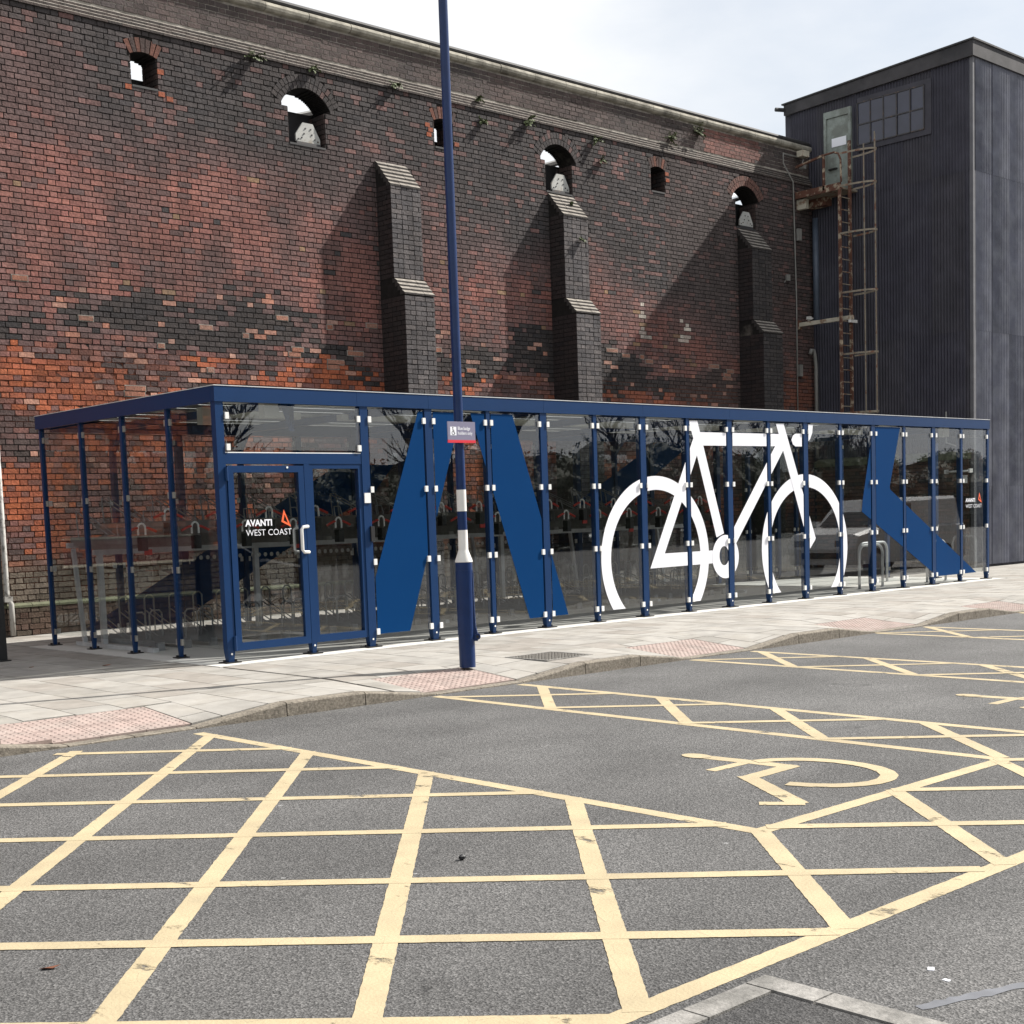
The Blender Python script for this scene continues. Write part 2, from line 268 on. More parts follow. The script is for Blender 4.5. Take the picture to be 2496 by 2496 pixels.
# ------------------------------------------------------------------ mesh helpers
class MB:
    def __init__(s): s.v = []; s.f = []; s.c = []; s.m = []
    def face(s, pts, c=None, m=0):
        i = len(s.v); s.v += [tuple(p) for p in pts]; s.f.append(tuple(range(i, i+len(pts)))); s.c.append(c); s.m.append(m)
    def hexa(s, p, c=None, m=0, skip=()):
        # p: 8 points, bottom 0-3 counter clockwise seen from above, top 4-7
        i = len(s.v); s.v += [tuple(q) for q in p]
        for k, q in enumerate(((3, 2, 1, 0), (4, 5, 6, 7), (0, 1, 5, 4), (1, 2, 6, 5), (2, 3, 7, 6), (3, 0, 4, 7))):
            if k in skip: continue
            s.f.append(tuple(i+a for a in q)); s.c.append(c); s.m.append(m)
    def box(s, x0, x1, y0, y1, z0, z1, c=None, m=0, skip=()):
        s.hexa([(x0, y0, z0), (x1, y0, z0), (x1, y1, z0), (x0, y1, z0), (x0, y0, z1), (x1, y0, z1), (x1, y1, z1), (x0, y1, z1)], c, m, skip)
    def bar(s, a, b, w, h, up=(0, 0, 1), c=None, m=0):
        a = Vector(a); b = Vector(b); d = (b-a).normalized(); up = Vector(up)
        sd = d.cross(up)
        if sd.length < 1e-4: sd = d.cross(Vector((1, 0, 0)))
        sd.normalize(); up2 = sd.cross(d)
        sd *= w/2; up2 *= h/2
        s.hexa([a-sd-up2, a+sd-up2, b+sd-up2, b-sd-up2, a-sd+up2, a+sd+up2, b+sd+up2, b-sd+up2], c, m)
    def tube(s, pts, rad, seg=8, c=None, m=0, caps=True):
        pts = [Vector(p) for p in pts]; n = len(pts)
        if not isinstance(rad, (list, tuple)): rad = [rad]*n
        base = len(s.v); prev = None
        for k, p in enumerate(pts):
            d = (pts[min(k+1, n-1)] - pts[max(k-1, 0)]).normalized()
            if prev is None:
                a = d.cross(Vector((0, 0, 1)))
                if a.length < 1e-3: a = d.cross(Vector((1, 0, 0)))
            else:
                a = prev - d*prev.dot(d)
            a.normalize(); prev = a; b = d.cross(a)
            for q in range(seg):
                t = 2*math.pi*q/seg
                s.v.append(tuple(p + (a*math.cos(t)+b*math.sin(t))*rad[k]))
        for k in range(n-1):
            for q in range(seg):
                s.f.append((base+k*seg+q, base+k*seg+(q+1) % seg, base+(k+1)*seg+(q+1) % seg, base+(k+1)*seg+q)); s.c.append(c); s.m.append(m)
        if caps:
            s.f.append(tuple(base+q for q in range(seg))[::-1]); s.c.append(c); s.m.append(m)
            s.f.append(tuple(base+(n-1)*seg+q for q in range(seg))); s.c.append(c); s.m.append(m)
    def lathe(s, cx, cy, prof, seg=24, m=0):
        base = len(s.v)
        for (rr, z) in prof:
            for q in range(seg):
                t = 2*math.pi*q/seg; s.v.append((cx+rr*math.cos(t), cy+rr*math.sin(t), z))
        for k in range(len(prof)-1):
            for q in range(seg):
                s.f.append((base+k*seg+q, base+k*seg+(q+1) % seg, base+(k+1)*seg+(q+1) % seg, base+(k+1)*seg+q)); s.c.append(None); s.m.append(m)
        s.f.append(tuple(base+(len(prof)-1)*seg+q for q in range(seg))); s.c.append(None); s.m.append(m)
    def poly_y(s, pts, y, m=0):          # sheet facing -y from (x,z) points
        ar = sum(pts[i][0]*pts[(i+1) % len(pts)][1]-pts[(i+1) % len(pts)][0]*pts[i][1] for i in range(len(pts)))
        q = pts if ar > 0 else pts[::-1]
        s.face([(x, y, z) for x, z in q], None, m)
    def prism_y(s, pts, y0, y1, c=None, m=0):
        ar = sum(pts[i][0]*pts[(i+1) % len(pts)][1]-pts[(i+1) % len(pts)][0]*pts[i][1] for i in range(len(pts)))
        q = pts if ar > 0 else pts[::-1]
        s.face([(x, y0, z) for x, z in q], c, m); s.face([(x, y1, z) for x, z in q[::-1]], c, m)
        for i in range(len(q)):
            a = q[i]; b = q[(i+1) % len(q)]
            s.face([(b[0], y0, b[1]), (a[0], y0, a[1]), (a[0], y1, a[1]), (b[0], y1, b[1])], c, m)
    def mesh(s, name, mats, smooth=False):
        me = bpy.data.meshes.new(name); me.from_pydata(s.v, [], s.f)
        for q in (mats if isinstance(mats, (list, tuple)) else [mats]): me.materials.append(q)
        if any(s.m): me.polygons.foreach_set('material_index', s.m)
        if any(q is not None for q in s.c):
            at = me.attributes.new('col', 'FLOAT_COLOR', 'FACE'); fl = []
            for q in s.c: fl += [*(q or (.1, .1, .1)), 1.]
            at.data.foreach_set('color', fl)
        if smooth: me.polygons.foreach_set('use_smooth', [True]*len(me.polygons))
        me.update(); return me
    def build(s, name, mats, parent=None, smooth=False, **kw):
        return link(name, s.mesh(name, mats, smooth), parent, **kw)
def link(name, me, parent=None, loc=None, rot=None, **kw):
    o = bpy.data.objects.new(name, me); COL.objects.link(o)
    if parent: o.parent = parent
    if loc is not None: o.location = loc
    if rot is not None: o.rotation_euler = rot
    for k, q in kw.items():
        if q is not None: o[k] = q
    return o
def thing(name, label, category, group=None, kind=None, loc=(0, 0, 0)):
    o = bpy.data.objects.new(name, None); COL.objects.link(o); o.empty_display_size = .2
    o.location = loc
    tag(o, label, category, group, kind); return o
def tag(o, label=None, category=None, group=None, kind=None):
    if label: o['label'] = label
    if category: o['category'] = category
    if group: o['group'] = group
    if kind: o['kind'] = kind
    return o
def smooth_angle(o, a=35):
    me = o.data
    me.polygons.foreach_set('use_smooth', [True]*len(me.polygons))
    try: me.set_sharp_from_angle(angle=R(a))
    except Exception: pass
    return o
def weld_smooth(o, a=35):
    bm = bmesh.new(); bm.from_mesh(o.data); bmesh.ops.remove_doubles(bm, verts=bm.verts, dist=1e-4); bm.to_mesh(o.data); bm.free()
    return smooth_angle(o, a)
def nz(*p): return noise.noise(Vector(p))
def text_obj(name, body, size, m, parent, loc, rot, bold=0., **kw):
    cu = bpy.data.curves.new(name, 'FONT'); cu.body = body; cu.size = size; cu.offset = bold; cu.resolution_u = 3
    tmp = bpy.data.objects.new(name+'_tmp', cu); COL.objects.link(tmp)
    dg = bpy.context.evaluated_depsgraph_get()
    me = bpy.data.meshes.new_from_object(tmp.evaluated_get(dg)); bpy.data.objects.remove(tmp)
    me.materials.clear(); me.materials.append(m)
    return link(name, me, parent, loc, rot, **kw)
def text_w(me_obj):
    xs = [q.co.x for q in me_obj.data.vertices]; return min(xs), max(xs)

# ================================================================== GROUND
RZ = -0.13
def KY(x): return -3.50 - .024*x
PER = 3.62
def ramp(x):
    q = (x-.1) % PER
    if q < .83: return 0.
    if q < 1.65: return (q-.83)/.82
    if q < 2.75: return 1.
    return 1-(q-2.75)/.87
def pz(x, y):
    b = -.002 - .006*min(1, max(0, (-y-.25)/3.2))
    return b - .107*ramp(x)*min(1, max(0, (-y-2.3)/1.1))
road = MB(); road.face([(-400, -400, RZ), (400, -400, RZ), (400, 600, RZ), (-400, 600, RZ)])
road = road.build('road', M['asphalt'], kind='structure')
road['label'] = 'grey asphalt parking area'
LAY = {1: RZ+.0018, 2: RZ+.0026, 3: RZ+.0034}
def stripe(pts, w, layer, name='painted_line', parent=None, dz=0., taper=False, jit=.0022, mb=None):
    own = mb is None
    mb = mb or MB(); z = LAY[layer]+dz
    L_, R_ = [], []
    for i in range(len(pts)-1):
        a = Vector(pts[i]); b = Vector(pts[i+1]); d = b-a; n = max(1, int(d.length/.03)); 
        for k in range(n+(1 if i == len(pts)-2 else 0)):
            p = a + d*(k/n)
            # averaged normal at joints
            if k == 0 and i > 0: dd = (d.normalized() + (a-Vector(pts[i-1])).normalized()).normalized()
            else: dd = d.normalized()
            nn = Vector((-dd.y, dd.x))
            L_.append(p+nn*(w/2+random.uniform(-jit, jit))); R_.append(p-nn*(w/2+random.uniform(-jit, jit)))
    for i in range(len(L_)-1):
        mb.face([(R_[i].x, R_[i].y, z), (R_[i+1].x, R_[i+1].y, z), (L_[i+1].x, L_[i+1].y, z), (L_[i].x, L_[i].y, z)])
    if own: return mb.build(name, M['yellow'], parent or road)
def clip_diag(xr, y0r, m, x0, x1, y0, y1):     # line y = y0r + m (x - xr) clipped to a rectangle
    xa, xb = sorted((xr+(y0-y0r)/m, xr+(y1-y0r)/m))
    lo, hi = max(x0, xa), min(x1, xb)
    if hi-lo < .12: return None
    return [(lo, y0r+m*(lo-xr)), (hi, y0r+m*(hi-xr))]
LW = .102
def diag(xr, yr, m, box, layer, dz=0.):
    p = clip_diag(xr, yr, m, *box)
    if p: stripe(p, LW if layer == 2 else LW*.92, layer, dz=dz)
stripe([(-4.5, -3.60), (-4.5, -9.20)], LW, 1)
stripe([(-12, -10.40), (-6, -10.40), (6, -10.40), (27, -10.40)], LW, 1)
for k in range(0, 8):
    a, b = -1.935+PER*k, -.875+PER*k
    stripe([(a, KY(a)-.06), (a, -9.12)], LW, 1); stripe([(b, KY(b)-.06), (b, -9.12)], LW, 1)
    prev = -4.5 if k == 0 else -.875+PER*(k-1)
    stripe([(prev-.04, -9.155), (a+.04, -9.155)], LW, 1, dz=.0004)
BOXA = (-12, -4.475, -10.41, -3.60); STRIP = (-4.5, 26, -10.41, -9.12)
for k in range(-5, 5): diag(-4.53, -3.83-1.342*k, 1.107, BOXA, 2)
for y in (-4.78, -6.06, -7.45, -8.83, -10.27, -11.55, -12.85, -14.2, -15.5): diag(-4.57, y, -1.035, BOXA, 3)
for k in range(20): diag(-4.47+1.21*k, -9.21, 1.107, STRIP, 2, .0003)
for k in range(-1, 20): diag(-4.32+1.2*k, -9.20, -1.08, STRIP, 3, .0003)
for k in range(6):
    bx = (-1.935+PER*k, -.875+PER*k, -9.12, -3.6)
    for y in ((-3.85, -5.36, -6.60, -7.97) if k == 0 else (-3.76, -5.16, -6.50, -7.86)): diag(bx[1], y, 1.13, bx, 2)
    for y in ((-3.64, -4.93, -6.46, -7.77) if k == 0 else (-3.64, -5.02, -6.40, -7.78)): diag(bx[0], y, -1.12, bx, 3)
def wheelchair(dx):
    mb = MB()
    T = lambda pts: [(x+dx, y) for x, y in pts]
    w = .115
    stripe(T([(-2.98, -7.56), (-2.945, -7.9), (-2.925, -8.25)]), w, 1, mb=mb)
    stripe(T([(-2.96, -7.905), (-3.34, -7.905)]), .085, 1, dz=.0004, mb=mb)
    stripe(T([(-2.89, -8.215), (-3.385, -8.235)]), w, 1, dz=.0008, mb=mb)
    stripe(T([(-3.35, -8.19), (-3.82, -8.92)]), w, 1, dz=.0012, mb=mb)
    stripe(T([(-3.80, -8.945), (-3.955, -8.745)]), .085, 1, dz=.0016, mb=mb)
    arc = []
    for q in range(15):
        t = R(78 - q*(78+168)/14); arc.append((-2.985+.40*math.cos(t)-.02, -8.43+.50*math.sin(t)))
    stripe(T(arc), w*.95, 1, dz=.0020, mb=mb)
    mb.face([(-2.985+dx+.075*math.cos(t*.35), -7.50+.115*math.sin(t*.35), LAY[1]+.0024) for t in range(18)])
    mb.build('wheelchair_symbol', M['yellow'], road)
for k in range(3): wheelchair(PER*k)

# flush edging round a planted/asphalt island at the bottom of the picture
isl = MB(); isl.face([(-14, -16, RZ+.0045), (-6.40, -16, RZ+.0045), (-6.40, -10.635, RZ+.0045), (-14, -10.635, RZ+.0045)])
isl = isl.build('parking_island', M['asphalt_dark'], kind='structure'); isl['label'] = 'darker asphalt inside a flush pale kerb edging'
def edging(x0, x1, y0, y1):
    mb = MB(); g = .004
    mb.box(x0+g, x1-g, y0+g, y1-g, RZ-.05, RZ+.009+random.uniform(0, .003), skip=(0,)); mb.build('kerb_stone', M['kerb_pale'], isl)
xs = [-6.28, -6.74, -7.65, -8.56, -9.47, -10.4, -11.3]
edging(-6.40, -6.28, -10.80, -10.515)
for a, b in zip([-6.40]+xs[1:-1], xs[1:]): edging(b, a, -10.635, -10.515)
for a in (-10.80, -11.70, -12.6, -13.5, -14.4): edging(-6.40, -6.28, a-.9, a)

mb = MB(); stripe([(-6.20, -11.07), (-5.7, -11.24), (-5.2, -11.41)], .05, 1, mb=mb, jit=.008); mb.build('faded_line', M['faded'], road)

# pavement
def tact_rect(k):
    x0 = 1.68+PER*k; return (x0-(.8 if k == -2 else 0), x0+1.2, KY(x0+.6)+.135, KY(x0+.6)+.935)
bed = MB()
xs = [-14+.25*i for i in range(165)]
for i in range(len(xs)-1):
    ys = [KY(xs[i])+.02, -2.9, -2.3, -1.2, -.25, 1, 4, 7]
    for j in range(len(ys)-1):
        P = [(xs[i], ys[j]), (xs[i+1], ys[j] if j else KY(xs[i+1])+.02), (xs[i+1], ys[j+1]), (xs[i], ys[j+1])]
        bed.face([(x, y, pz(x, y)-.018) for x, y in P])
pav = bed.build('pavement', M['bed'], kind='structure'); pav['label'] = 'pale concrete paving along the cycle shelter'
slabs = []
def region(x0, x1, y0f, y1):
    W_, L_ = .452, .602
    i0 = int(math.floor(x0/W_))-1
    for i in range(i0, int(x1/W_)+2):
        a = max(i*W_, x0); b = min((i+1)*W_, x1)
        if b-a < .05: continue
        y0 = max(y0f(a), y0f(b)) if callable(y0f) else y0f
        off = (.5*(i % 2)+.0)*L_
        j = int(math.floor((y0-off)/L_))-1
        while j*L_+off < y1:
            c = max(j*L_+off, y0); d = min((j+1)*L_+off, y1); j += 1
            if d-c < .04: continue
            pieces = [(a, b, c, d)]
            for k in range(-4, 8):
                t = tact_rect(k); out = []
                for (e, g, h, m) in pieces:
                    if g <= t[0]+.01 or e >= t[1]-.01 or m <= t[2]-.3 or h >= t[3]: out.append((e, g, h, m)); continue
                    if m > t[3]+.04: out.append((e, g, t[3]+.004, m))
                    m2 = min(m, t[3]+.004)
                    if e < t[0]-.03: out.append((e, t[0]-.004, h, m2))
                    if g > t[1]+.03: out.append((t[1]+.004, g, h, m2))
                pieces = out
            slabs.extend(pieces)
kback = lambda x: KY(x)+.137
region(-13.5, -2.30, kback, 6.56)
region(-2.30, 15.30, kback, -.275)
region(-2.30, 18.85, 4.60, 6.56)
region(15.30, 26.8, kback, 2.36)
def slab_mesh(mb, s):
    a, b, c, d = s; g = .0055
    a += g; b -= g; c += g; d -= g
    h = [random.uniform(-.0012, .0012) for _ in range(4)]
    P = [(a, c), (b, c), (b, d), (a, d)]
    n = 2 if (d-c > .35 and c < -2.0) else 1
    if n == 1:
        mb.hexa([(x, y, pz(x, y)-.03) for x, y in P]+[(x, y, pz(x, y)+h[i]) for i, (x, y) in enumerate(P)], skip=(0,))
    else:
        e = (c+d)/2
        for (y0, y1, sk) in ((c, e, (0, 4)), (e, d, (0, 2))):
            Q = [(a, y0), (b, y0), (b, y1), (a, y1)]
            mb.hexa([(x, y, pz(x, y)-.03) for x, y in Q]+[(x, y, pz(x, y)+h[0]) for x, y in Q], skip=sk)
def inframe(p, m=20):
    q = project(p)
    return q if q and -m < q[0] < 2496+m and -m < q[1] < 2496+m else None
ranked = []
for s in slabs:
    q = inframe(((s[0]+s[1])/2, (s[2]+s[3])/2, -.02))
    ranked.append((q[2]/max(.05, (s[1]-s[0])*(s[3]-s[2]))**.3 if q else 1e6+random.random(), s))
ranked.sort(key=lambda q: q[0])
rest = [MB(), MB(), MB()]
SM = [M['slab'], M['slab_b'], M['slab_c']]
for n, (d, s) in enumerate(ranked):
    k = random.choice((0, 0, 1, 1, 2))
    if n < 298 and d < 1e6:
        mb = MB(); slab_mesh(mb, s); mb.build('paving_slab', SM[k], pav)
    else: slab_mesh(rest[k], s)
for k in range(3): rest[k].build('distant_paving', SM[k], pav, kind='stuff')
# kerb stones
def kerb(x0, x1):
    mb = MB(); g = .005; n = 4
    ring = []
    for i in range(n+1):
        x = x0+g+(x1-x0-2*g)*i/n; ky = KY(x)
        top = max(RZ+.015, -.008-.107*ramp(x)); ch = min(.016, (top-RZ)*.4)
        ring.append([(x, ky, RZ-.05), (x, ky+.004, top-ch), (x, ky+.012, top-ch*.3), (x, ky+.034, top), (x, ky+.13, top), (x, ky+.13, RZ-.05)])
    for i in range(n):
        for k in range(5): mb.face([ring[i][k], ring[i+1][k], ring[i+1][k+1], ring[i][k+1]][::-1] if 0 else [ring[i][k], ring[i+1][k], ring[i+1][k+1], ring[i][k+1]])
    mb.face(ring[0][::-1]); mb.face(ring[-1])
    mb.build('kerb_stone', M['kerb'], pav)
for k in range(-4, 8):
    o = PER*k
    for a, b in ((.1, .93), (.93, 1.75), (1.75, 2.3), (2.3, 2.85), (2.85, 3.72)): kerb(a+o, b+o)
# gutter grit line along the kerb
# blister tiles
def blister_mesh():
    mb = MB(); mb.box(.003, .397, .003, .397, -.03, 0, skip=(0,))
    for i in range(6):
        for j in range(6):
            x = .2+(i-2.5)*.066; y = .2+(j-2.5)*.066
            ring1 = [(x+.0165*math.cos(t*math.pi/4), y+.0165*math.sin(t*math.pi/4), 0.0005) for t in range(8)]
            ring2 = [(x+.010*math.cos(t*math.pi/4), y+.010*math.sin(t*math.pi/4), .006) for t in range(8)]
            for t in range(8): mb.face([ring1[t], ring1[(t+1) % 8], ring2[(t+1) % 8], ring2[t]])
            mb.face(ring2)
    return mb.mesh('tactile_tile', M['tactile'])
BL = blister_mesh()
for k in range(-3, 5):
    t = tact_rect(k)
    for i in range(5 if k == -2 else 3):
        for j in range(2):
            x = t[0]+.4*i; y = t[2]+.4*j
            o = link('tactile_tile', BL, pav, (x, y, (pz(x+.2, y)+pz(x+.2, y+.4))/2*0+pz(x+.2, y)+.001))
            o.rotation_euler = (math.atan2(pz(x+.2, y+.4)-pz(x+.2, y), .4), 0, 0)
# inspection cover
cov = thing('inspection_cover', 'dark metal grid cover set in the paving right of the lamp post', 'cover', loc=(.35, -2.71, pz(.35, -2.7)))
mb = MB()
for a in ((-.35, .35, -.33, -.30), (-.35, .35, .30, .33), (-.35, -.32, -.30, .30), (.32, .35, -.30, .30)): mb.box(*a, -.02, .006)
mb.build('frame', M['kerb_pale'], cov)
mb = MB(); mb.box(-.319, .319, -.299, .299, -.02, .002)
for i in range(24):
    for j in range(22):
        if (i+j) % 2: mb.box(-.30+i*.025, -.30+i*.025+.018, -.28+j*.0255, -.28+j*.0255+.018, .0021, .0065, skip=(0,))
mb.build('cover_plate', M['iron'], cov)

# ================================================================== BRICK WALL
WY, WB = 6.62, 7.09
CO, ST, HD, JT = .0855, .231, .111, .0145
BIG = [4.11, 10.20, 16.30]; SMALL = [1.075, 7.19, 13.235]
def arch(kind):
    if kind == 'b': return dict(hw=.5, z0=7.95, zs=8.60, zt=8.90, R=.567, cz=8.333, ring=.232)
    return dict(hw=.232, z0=8.37, zs=8.84, zt=8.90, R=.478, cz=8.422, ring=.222)
ARCH = [(x, arch('b')) for x in BIG]+[(x, arch('s')) for x in SMALL]
def half_open(a, z):
    if z < a['z0'] or z > a['zt']: return 0
    if z > a['zs']: return math.sqrt(max(0, a['R']**2-(z-a['cz'])**2))
    if a['hw'] > .4 and z < 8.55: return .38
    return a['hw']
def half_excl(a, z):
    h = half_open(a, z); Ro = a['R']+a['ring']
    if z > a['zs']-.12 and z < a['cz']+Ro:
        th = math.asin(a['hw']/a['R']); w = min(math.sqrt(max(0, Ro*Ro-(z-a['cz'])**2)), (z-a['cz'])*math.tan(th))
        h = max(h, w)
    return h
def lerp(a, b, t): return tuple(p+(q-p)*t for p, q in zip(a, b))
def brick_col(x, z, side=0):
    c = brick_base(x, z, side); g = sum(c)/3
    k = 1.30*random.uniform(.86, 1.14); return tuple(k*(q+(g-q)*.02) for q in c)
def brick_base(x, z, side=0):
    rr = random.random(); rq = random.random()
    n1 = nz(x*.33, z*.42, 1.7); n2 = nz(x*1.1, z*1.3, 5.2); n3 = nz(x*.42+9, z*1.1, 8.1); n4 = nz(x*.9+3, z*2.2, 4.4)
    red = lerp((.165, .068, .058), (.218, .092, .072), random.random())
    purple = lerp((.124, .072, .066), (.094, .060, .057), random.random())
    soot = lerp((.056, .048, .047), (.038, .035, .036), random.random())
    orange = lerp((.31, .090, .038), (.23, .066, .034), random.random())
    black = lerp((.026, .024, .025), (.046, .038, .036), random.random())
    zs = 7.55 - .125*max(0, x) + 1.0*n1 + .5*n2
    band = 4.66 - .012*x + .5*n1+.35*n2
    if z > 9.45:
        if 14.9 < x < 16.9+.3*n2: return lerp(lerp((.20, .095, .078), (.15, .075, .065), random.random()), soot, .25*rq)  # sunlit patch below the coping painted as redder, brighter brick
        return lerp(soot, (.092, .066, .060), min(1, max(0, .5+.5*n2+.3*(rq-.5))))
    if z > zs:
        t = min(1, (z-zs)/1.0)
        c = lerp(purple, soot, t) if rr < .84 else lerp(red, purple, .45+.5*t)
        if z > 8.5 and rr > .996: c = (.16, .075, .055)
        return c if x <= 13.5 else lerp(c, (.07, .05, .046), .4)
    if z > band+.55+.25*(rq-.5):
        t = min(1, max(0, .40+1.0*n2+.45*(rq-.5)))
        c = lerp(red, purple, t)
        if rr < .12: c = purple
        if rr > .988: c = (.20, .125, .075)
        if rr < .012: c = soot
    elif z > band-.40+.3*(rq-.5) and x < 17:
        p = n3+.8*n4+.45*(rq-.5)
        if p > -.08: c = black
        elif p > -.30: c = purple
        else: c = lerp(red, purple, random.random())
        if rr > .945: c = lerp((.31, .135, .09), (.28, .165, .13), random.random())
    else:
        t = n3*1.1+.6*n4+.55*(rq-.5)-(.34*min(1, max(0, (3.0-z)/.7)) if z < 3.0 else 0)
        c = orange if t > -.10 else (lerp(orange, purple, .6) if t > -.28 else lerp(purple, (.045, .034, .031), random.random()))
        if rr < .17: c = lerp(red, purple, random.random())
        if x > 8: c = lerp(c, purple, .30)
        if rr > .985: c = (.31, .16, .115)
        if z < 1.25: c = lerp(c, (.105, .085, .066), min(1, (1.25-z)/.35))
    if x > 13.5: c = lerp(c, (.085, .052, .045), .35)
    for ex, ea, eb in ((12.63, 5.25, 6.65), (13.97, 5.2, 6.45)):       # lime run down the wall
        if abs(x-ex-.05*math.sin(z*5)) < .13 and ea < z < eb and rr < .62: c = lerp(c, (.40, .36, .31), random.uniform(.5, 1))
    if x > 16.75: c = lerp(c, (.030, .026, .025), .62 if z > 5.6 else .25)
    return c
wall = thing('brick_wall', 'tall old brick station wall blackened by soot, with arched openings above the blue cycle shelter', 'wall', loc=(0, 0, 0))
XW0, XW1 = -9.0, 18.93
ext = MB(); ext.box(-45, XW0-.002, WY, WB, -.1, 10.2); ext.build('wall_continuation', M['brick_far'], wall)  # unseen stretch of wall, added to block sky light from the left
back = MB()
low = MB(); low.box(XW0, 15.9, WY+.010, WB, -.1, 4.28); low.build('mortar_backing', M['mortar_red'], wall)
back.box(XW0, XW1, WY+.010, WB, 4.28, 7.95); back.box(15.9, XW1, WY+.010, WB, -.1, 4.28)
zz = 7.95
edges = sorted({7.95, 8.37, 8.55, 8.60, 8.84, 8.90} | {8.60+.02*i for i in range(16)})
for a, b in zip(edges[:-1], edges[1:]):
    if b-a < 1e-4: continue
    zm = (a+b)/2; cuts = sorted((x-half_open(q, zm), x+half_open(q, zm)) for x, q in ARCH if half_open(q, zm) > .005)
    x = XW0
    for (c, d) in cuts+[(XW1, XW1)]:
        if c-x > .01: back.box(x, c, WY+.010, WB, a, b)
        x = d
back.box(XW0, XW1, WY+.010, WB, 8.90, 9.23)
back.build('mortar_backing', M['mortar'], wall)
mb = MB(); mb.box(XW0, XW1, WY+.092, WB, 9.23, 10.06); mb.build('parapet_backing', M['mortar_pale'], wall)
BR = []     # (x0,x1,z0,z1,yface,colour,erosion)
def course_units(x0, x1, off, english=None):
    out = []; x = x0-off; k = 0
    while x < x1:
        if english == 'S': w = ST
        elif english == 'H': w = HD
        else: w = ST if k % 2 == 0 else HD
        a = max(x, x0); b = min(x+w, x1)
        if b-a > .03: out.append((a, b))
        x += w+JT; k += 1
    return out
ncourse = int(10.04/CO)
for i in range(ncourse):
    z0 = i*CO; zm = z0+CO/2
    if zm > 9.22 and zm < 9.455: continue
    up = zm > 9.45
    off = (ST+JT+HD/2-ST/2+.0)*(i % 2)+random.uniform(0, .03)
    cuts = sorted((x-half_excl(q, zm), x+half_excl(q, zm)) for x, q in ARCH if half_excl(q, zm) > .005)
    for (a, b) in course_units(XW0, XW1, off):
        segs = [(a, b)]
        for (c, d) in cuts:
            o = []
            for (e, g) in segs:
                if g <= c or e >= d: o.append((e, g)); continue
                if e < c-.03: o.append((e, c-.006))
                if g > d+.03: o.append((d+.006, g))
            segs = o
        for (e, g) in segs:
            xm = (e+g)/2; ero = 0
            if zm < 4.4 and xm < 9 and not up: ero = max(0, .5+nz(xm*.4, zm*.5, 3.3)*1.2)
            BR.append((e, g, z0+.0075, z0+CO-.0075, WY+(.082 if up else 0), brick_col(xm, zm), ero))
def add_brick(mb, q, origin=None):
    x0, x1, z0, z1, y, c, ero = q
    dw = .007*nz(x0*.35, z0*.25, 12.3)+.003*nz(x0*1.7, z0*.9, 2.3); z0 += dw; z1 += dw
    if origin: x0 -= origin[0]; x1 -= origin[0]; z0 -= origin[1]; z1 -= origin[1]; y -= origin[2]
    j = .0016+.004*ero
    f = lambda s: random.uniform(-s, s)
    dy = random.uniform(-.0045, .003)+ero*random.uniform(-.002, .007)
    tx, tz = f(.0018+.006*ero), f(.0018+.005*ero)
    P = []
    for (x, z, sx, sz) in ((x0, z0, -1, -1), (x1, z0, 1, -1), (x1, z1, 1, 1), (x0, z1, -1, 1)):
        P.append((x+f(j), y+dy+sx*tx+sz*tz, z+f(j)))
    B = [(x, y+.016, z) for (x, z) in ((x0, z0), (x1, z0), (x1, z1), (x0, z1))]
    i = len(mb.v); mb.v += P+B
    for q4 in ((0, 1, 2, 3), (1, 0, 4, 5), (2, 1, 5, 6), (3, 2, 6, 7), (0, 3, 7, 4)):
        mb.f.append(tuple(i+k for k in q4)); mb.c.append(c); mb.m.append(0)
sc_ = []
for n, q in enumerate(BR):
    pr = inframe(((q[0]+q[1])/2, q[4], (q[2]+q[3])/2), 0)
    sc_.append((pr[2] if pr and not (pr[0] > 90 and pr[1] > 1000) and pr[0] > 22 else 1e6, n))
sc_.sort()
pick = {n for d, n in sc_[:296] if d < 1e6}
mbw = MB()
for n, q in enumerate(BR):
    if n in pick:
        mb = MB(); add_brick(mb, q); mb.c = [None]*len(mb.c)
        o = mb.build('brick', M['brick_obj'], wall); o.color = (*q[5], 1)
    else: add_brick(mbw, q)
# arch rings and jamb bricks go with the rest of the brickwork
def vouss(cx, a):
    th = math.asin(a['hw']/a['R']); rings = 2 if a['hw'] > .4 else 1
    for k in range(rings):
        ra = a['R']+k*a['ring']/rings+.004; rb = a['R']+(k+1)*a['ring']/rings-.006
        n = int(2*th*(ra+rb)/2/.082)
        for i in range(n):
            t0 = -th+2*th*i/n+.006/ra; t1 = -th+2*th*(i+1)/n-.006/ra
            P2 = [(cx+rr*math.sin(t), a['cz']+rr*math.cos(t)) for rr, t in ((ra, t0), (ra, t1), (rb, t1), (rb, t0))]
            if a['hw'] > .4: c = brick_col(cx, 9.3) if cx < 14 else lerp((.18, .092, .074), (.11, .066, .056), random.random())  # right arch ring: sunlight put into its pinker brick colour
            else: c = lerp((.065, .045, .041), (.19, .075, .05), random.random()**3)
            y = WY-.002+random.uniform(-.003, .003)
            mbw.prism_y(P2, y, y+.02, c)
    # right reveal faces -x, left reveal faces +x
    z = a['z0']
    i = 0
    while z < a['zs']-.02:
        h = half_open(a, z+.04)
        for sgn in (1, -1):
            xx = cx+sgn*h; y = WY+.012; k = i
            while y < WB-.02:
                w = ST if k % 2 else HD; y1 = min(y+w, WB)
                x0, x1 = (xx-.012, xx+.004) if sgn > 0 else (xx-.004, xx+.012)
                c = lerp((.065, .040, .035), (.03, .027, .027), random.random())
                mbw.box(x0, x1, y, y1-.01, z+.006, min(z+CO-.006, a['zs']), c); y += w+.012; k += 1
        z += CO; i += 1
for x, a in ARCH: vouss(x, a)
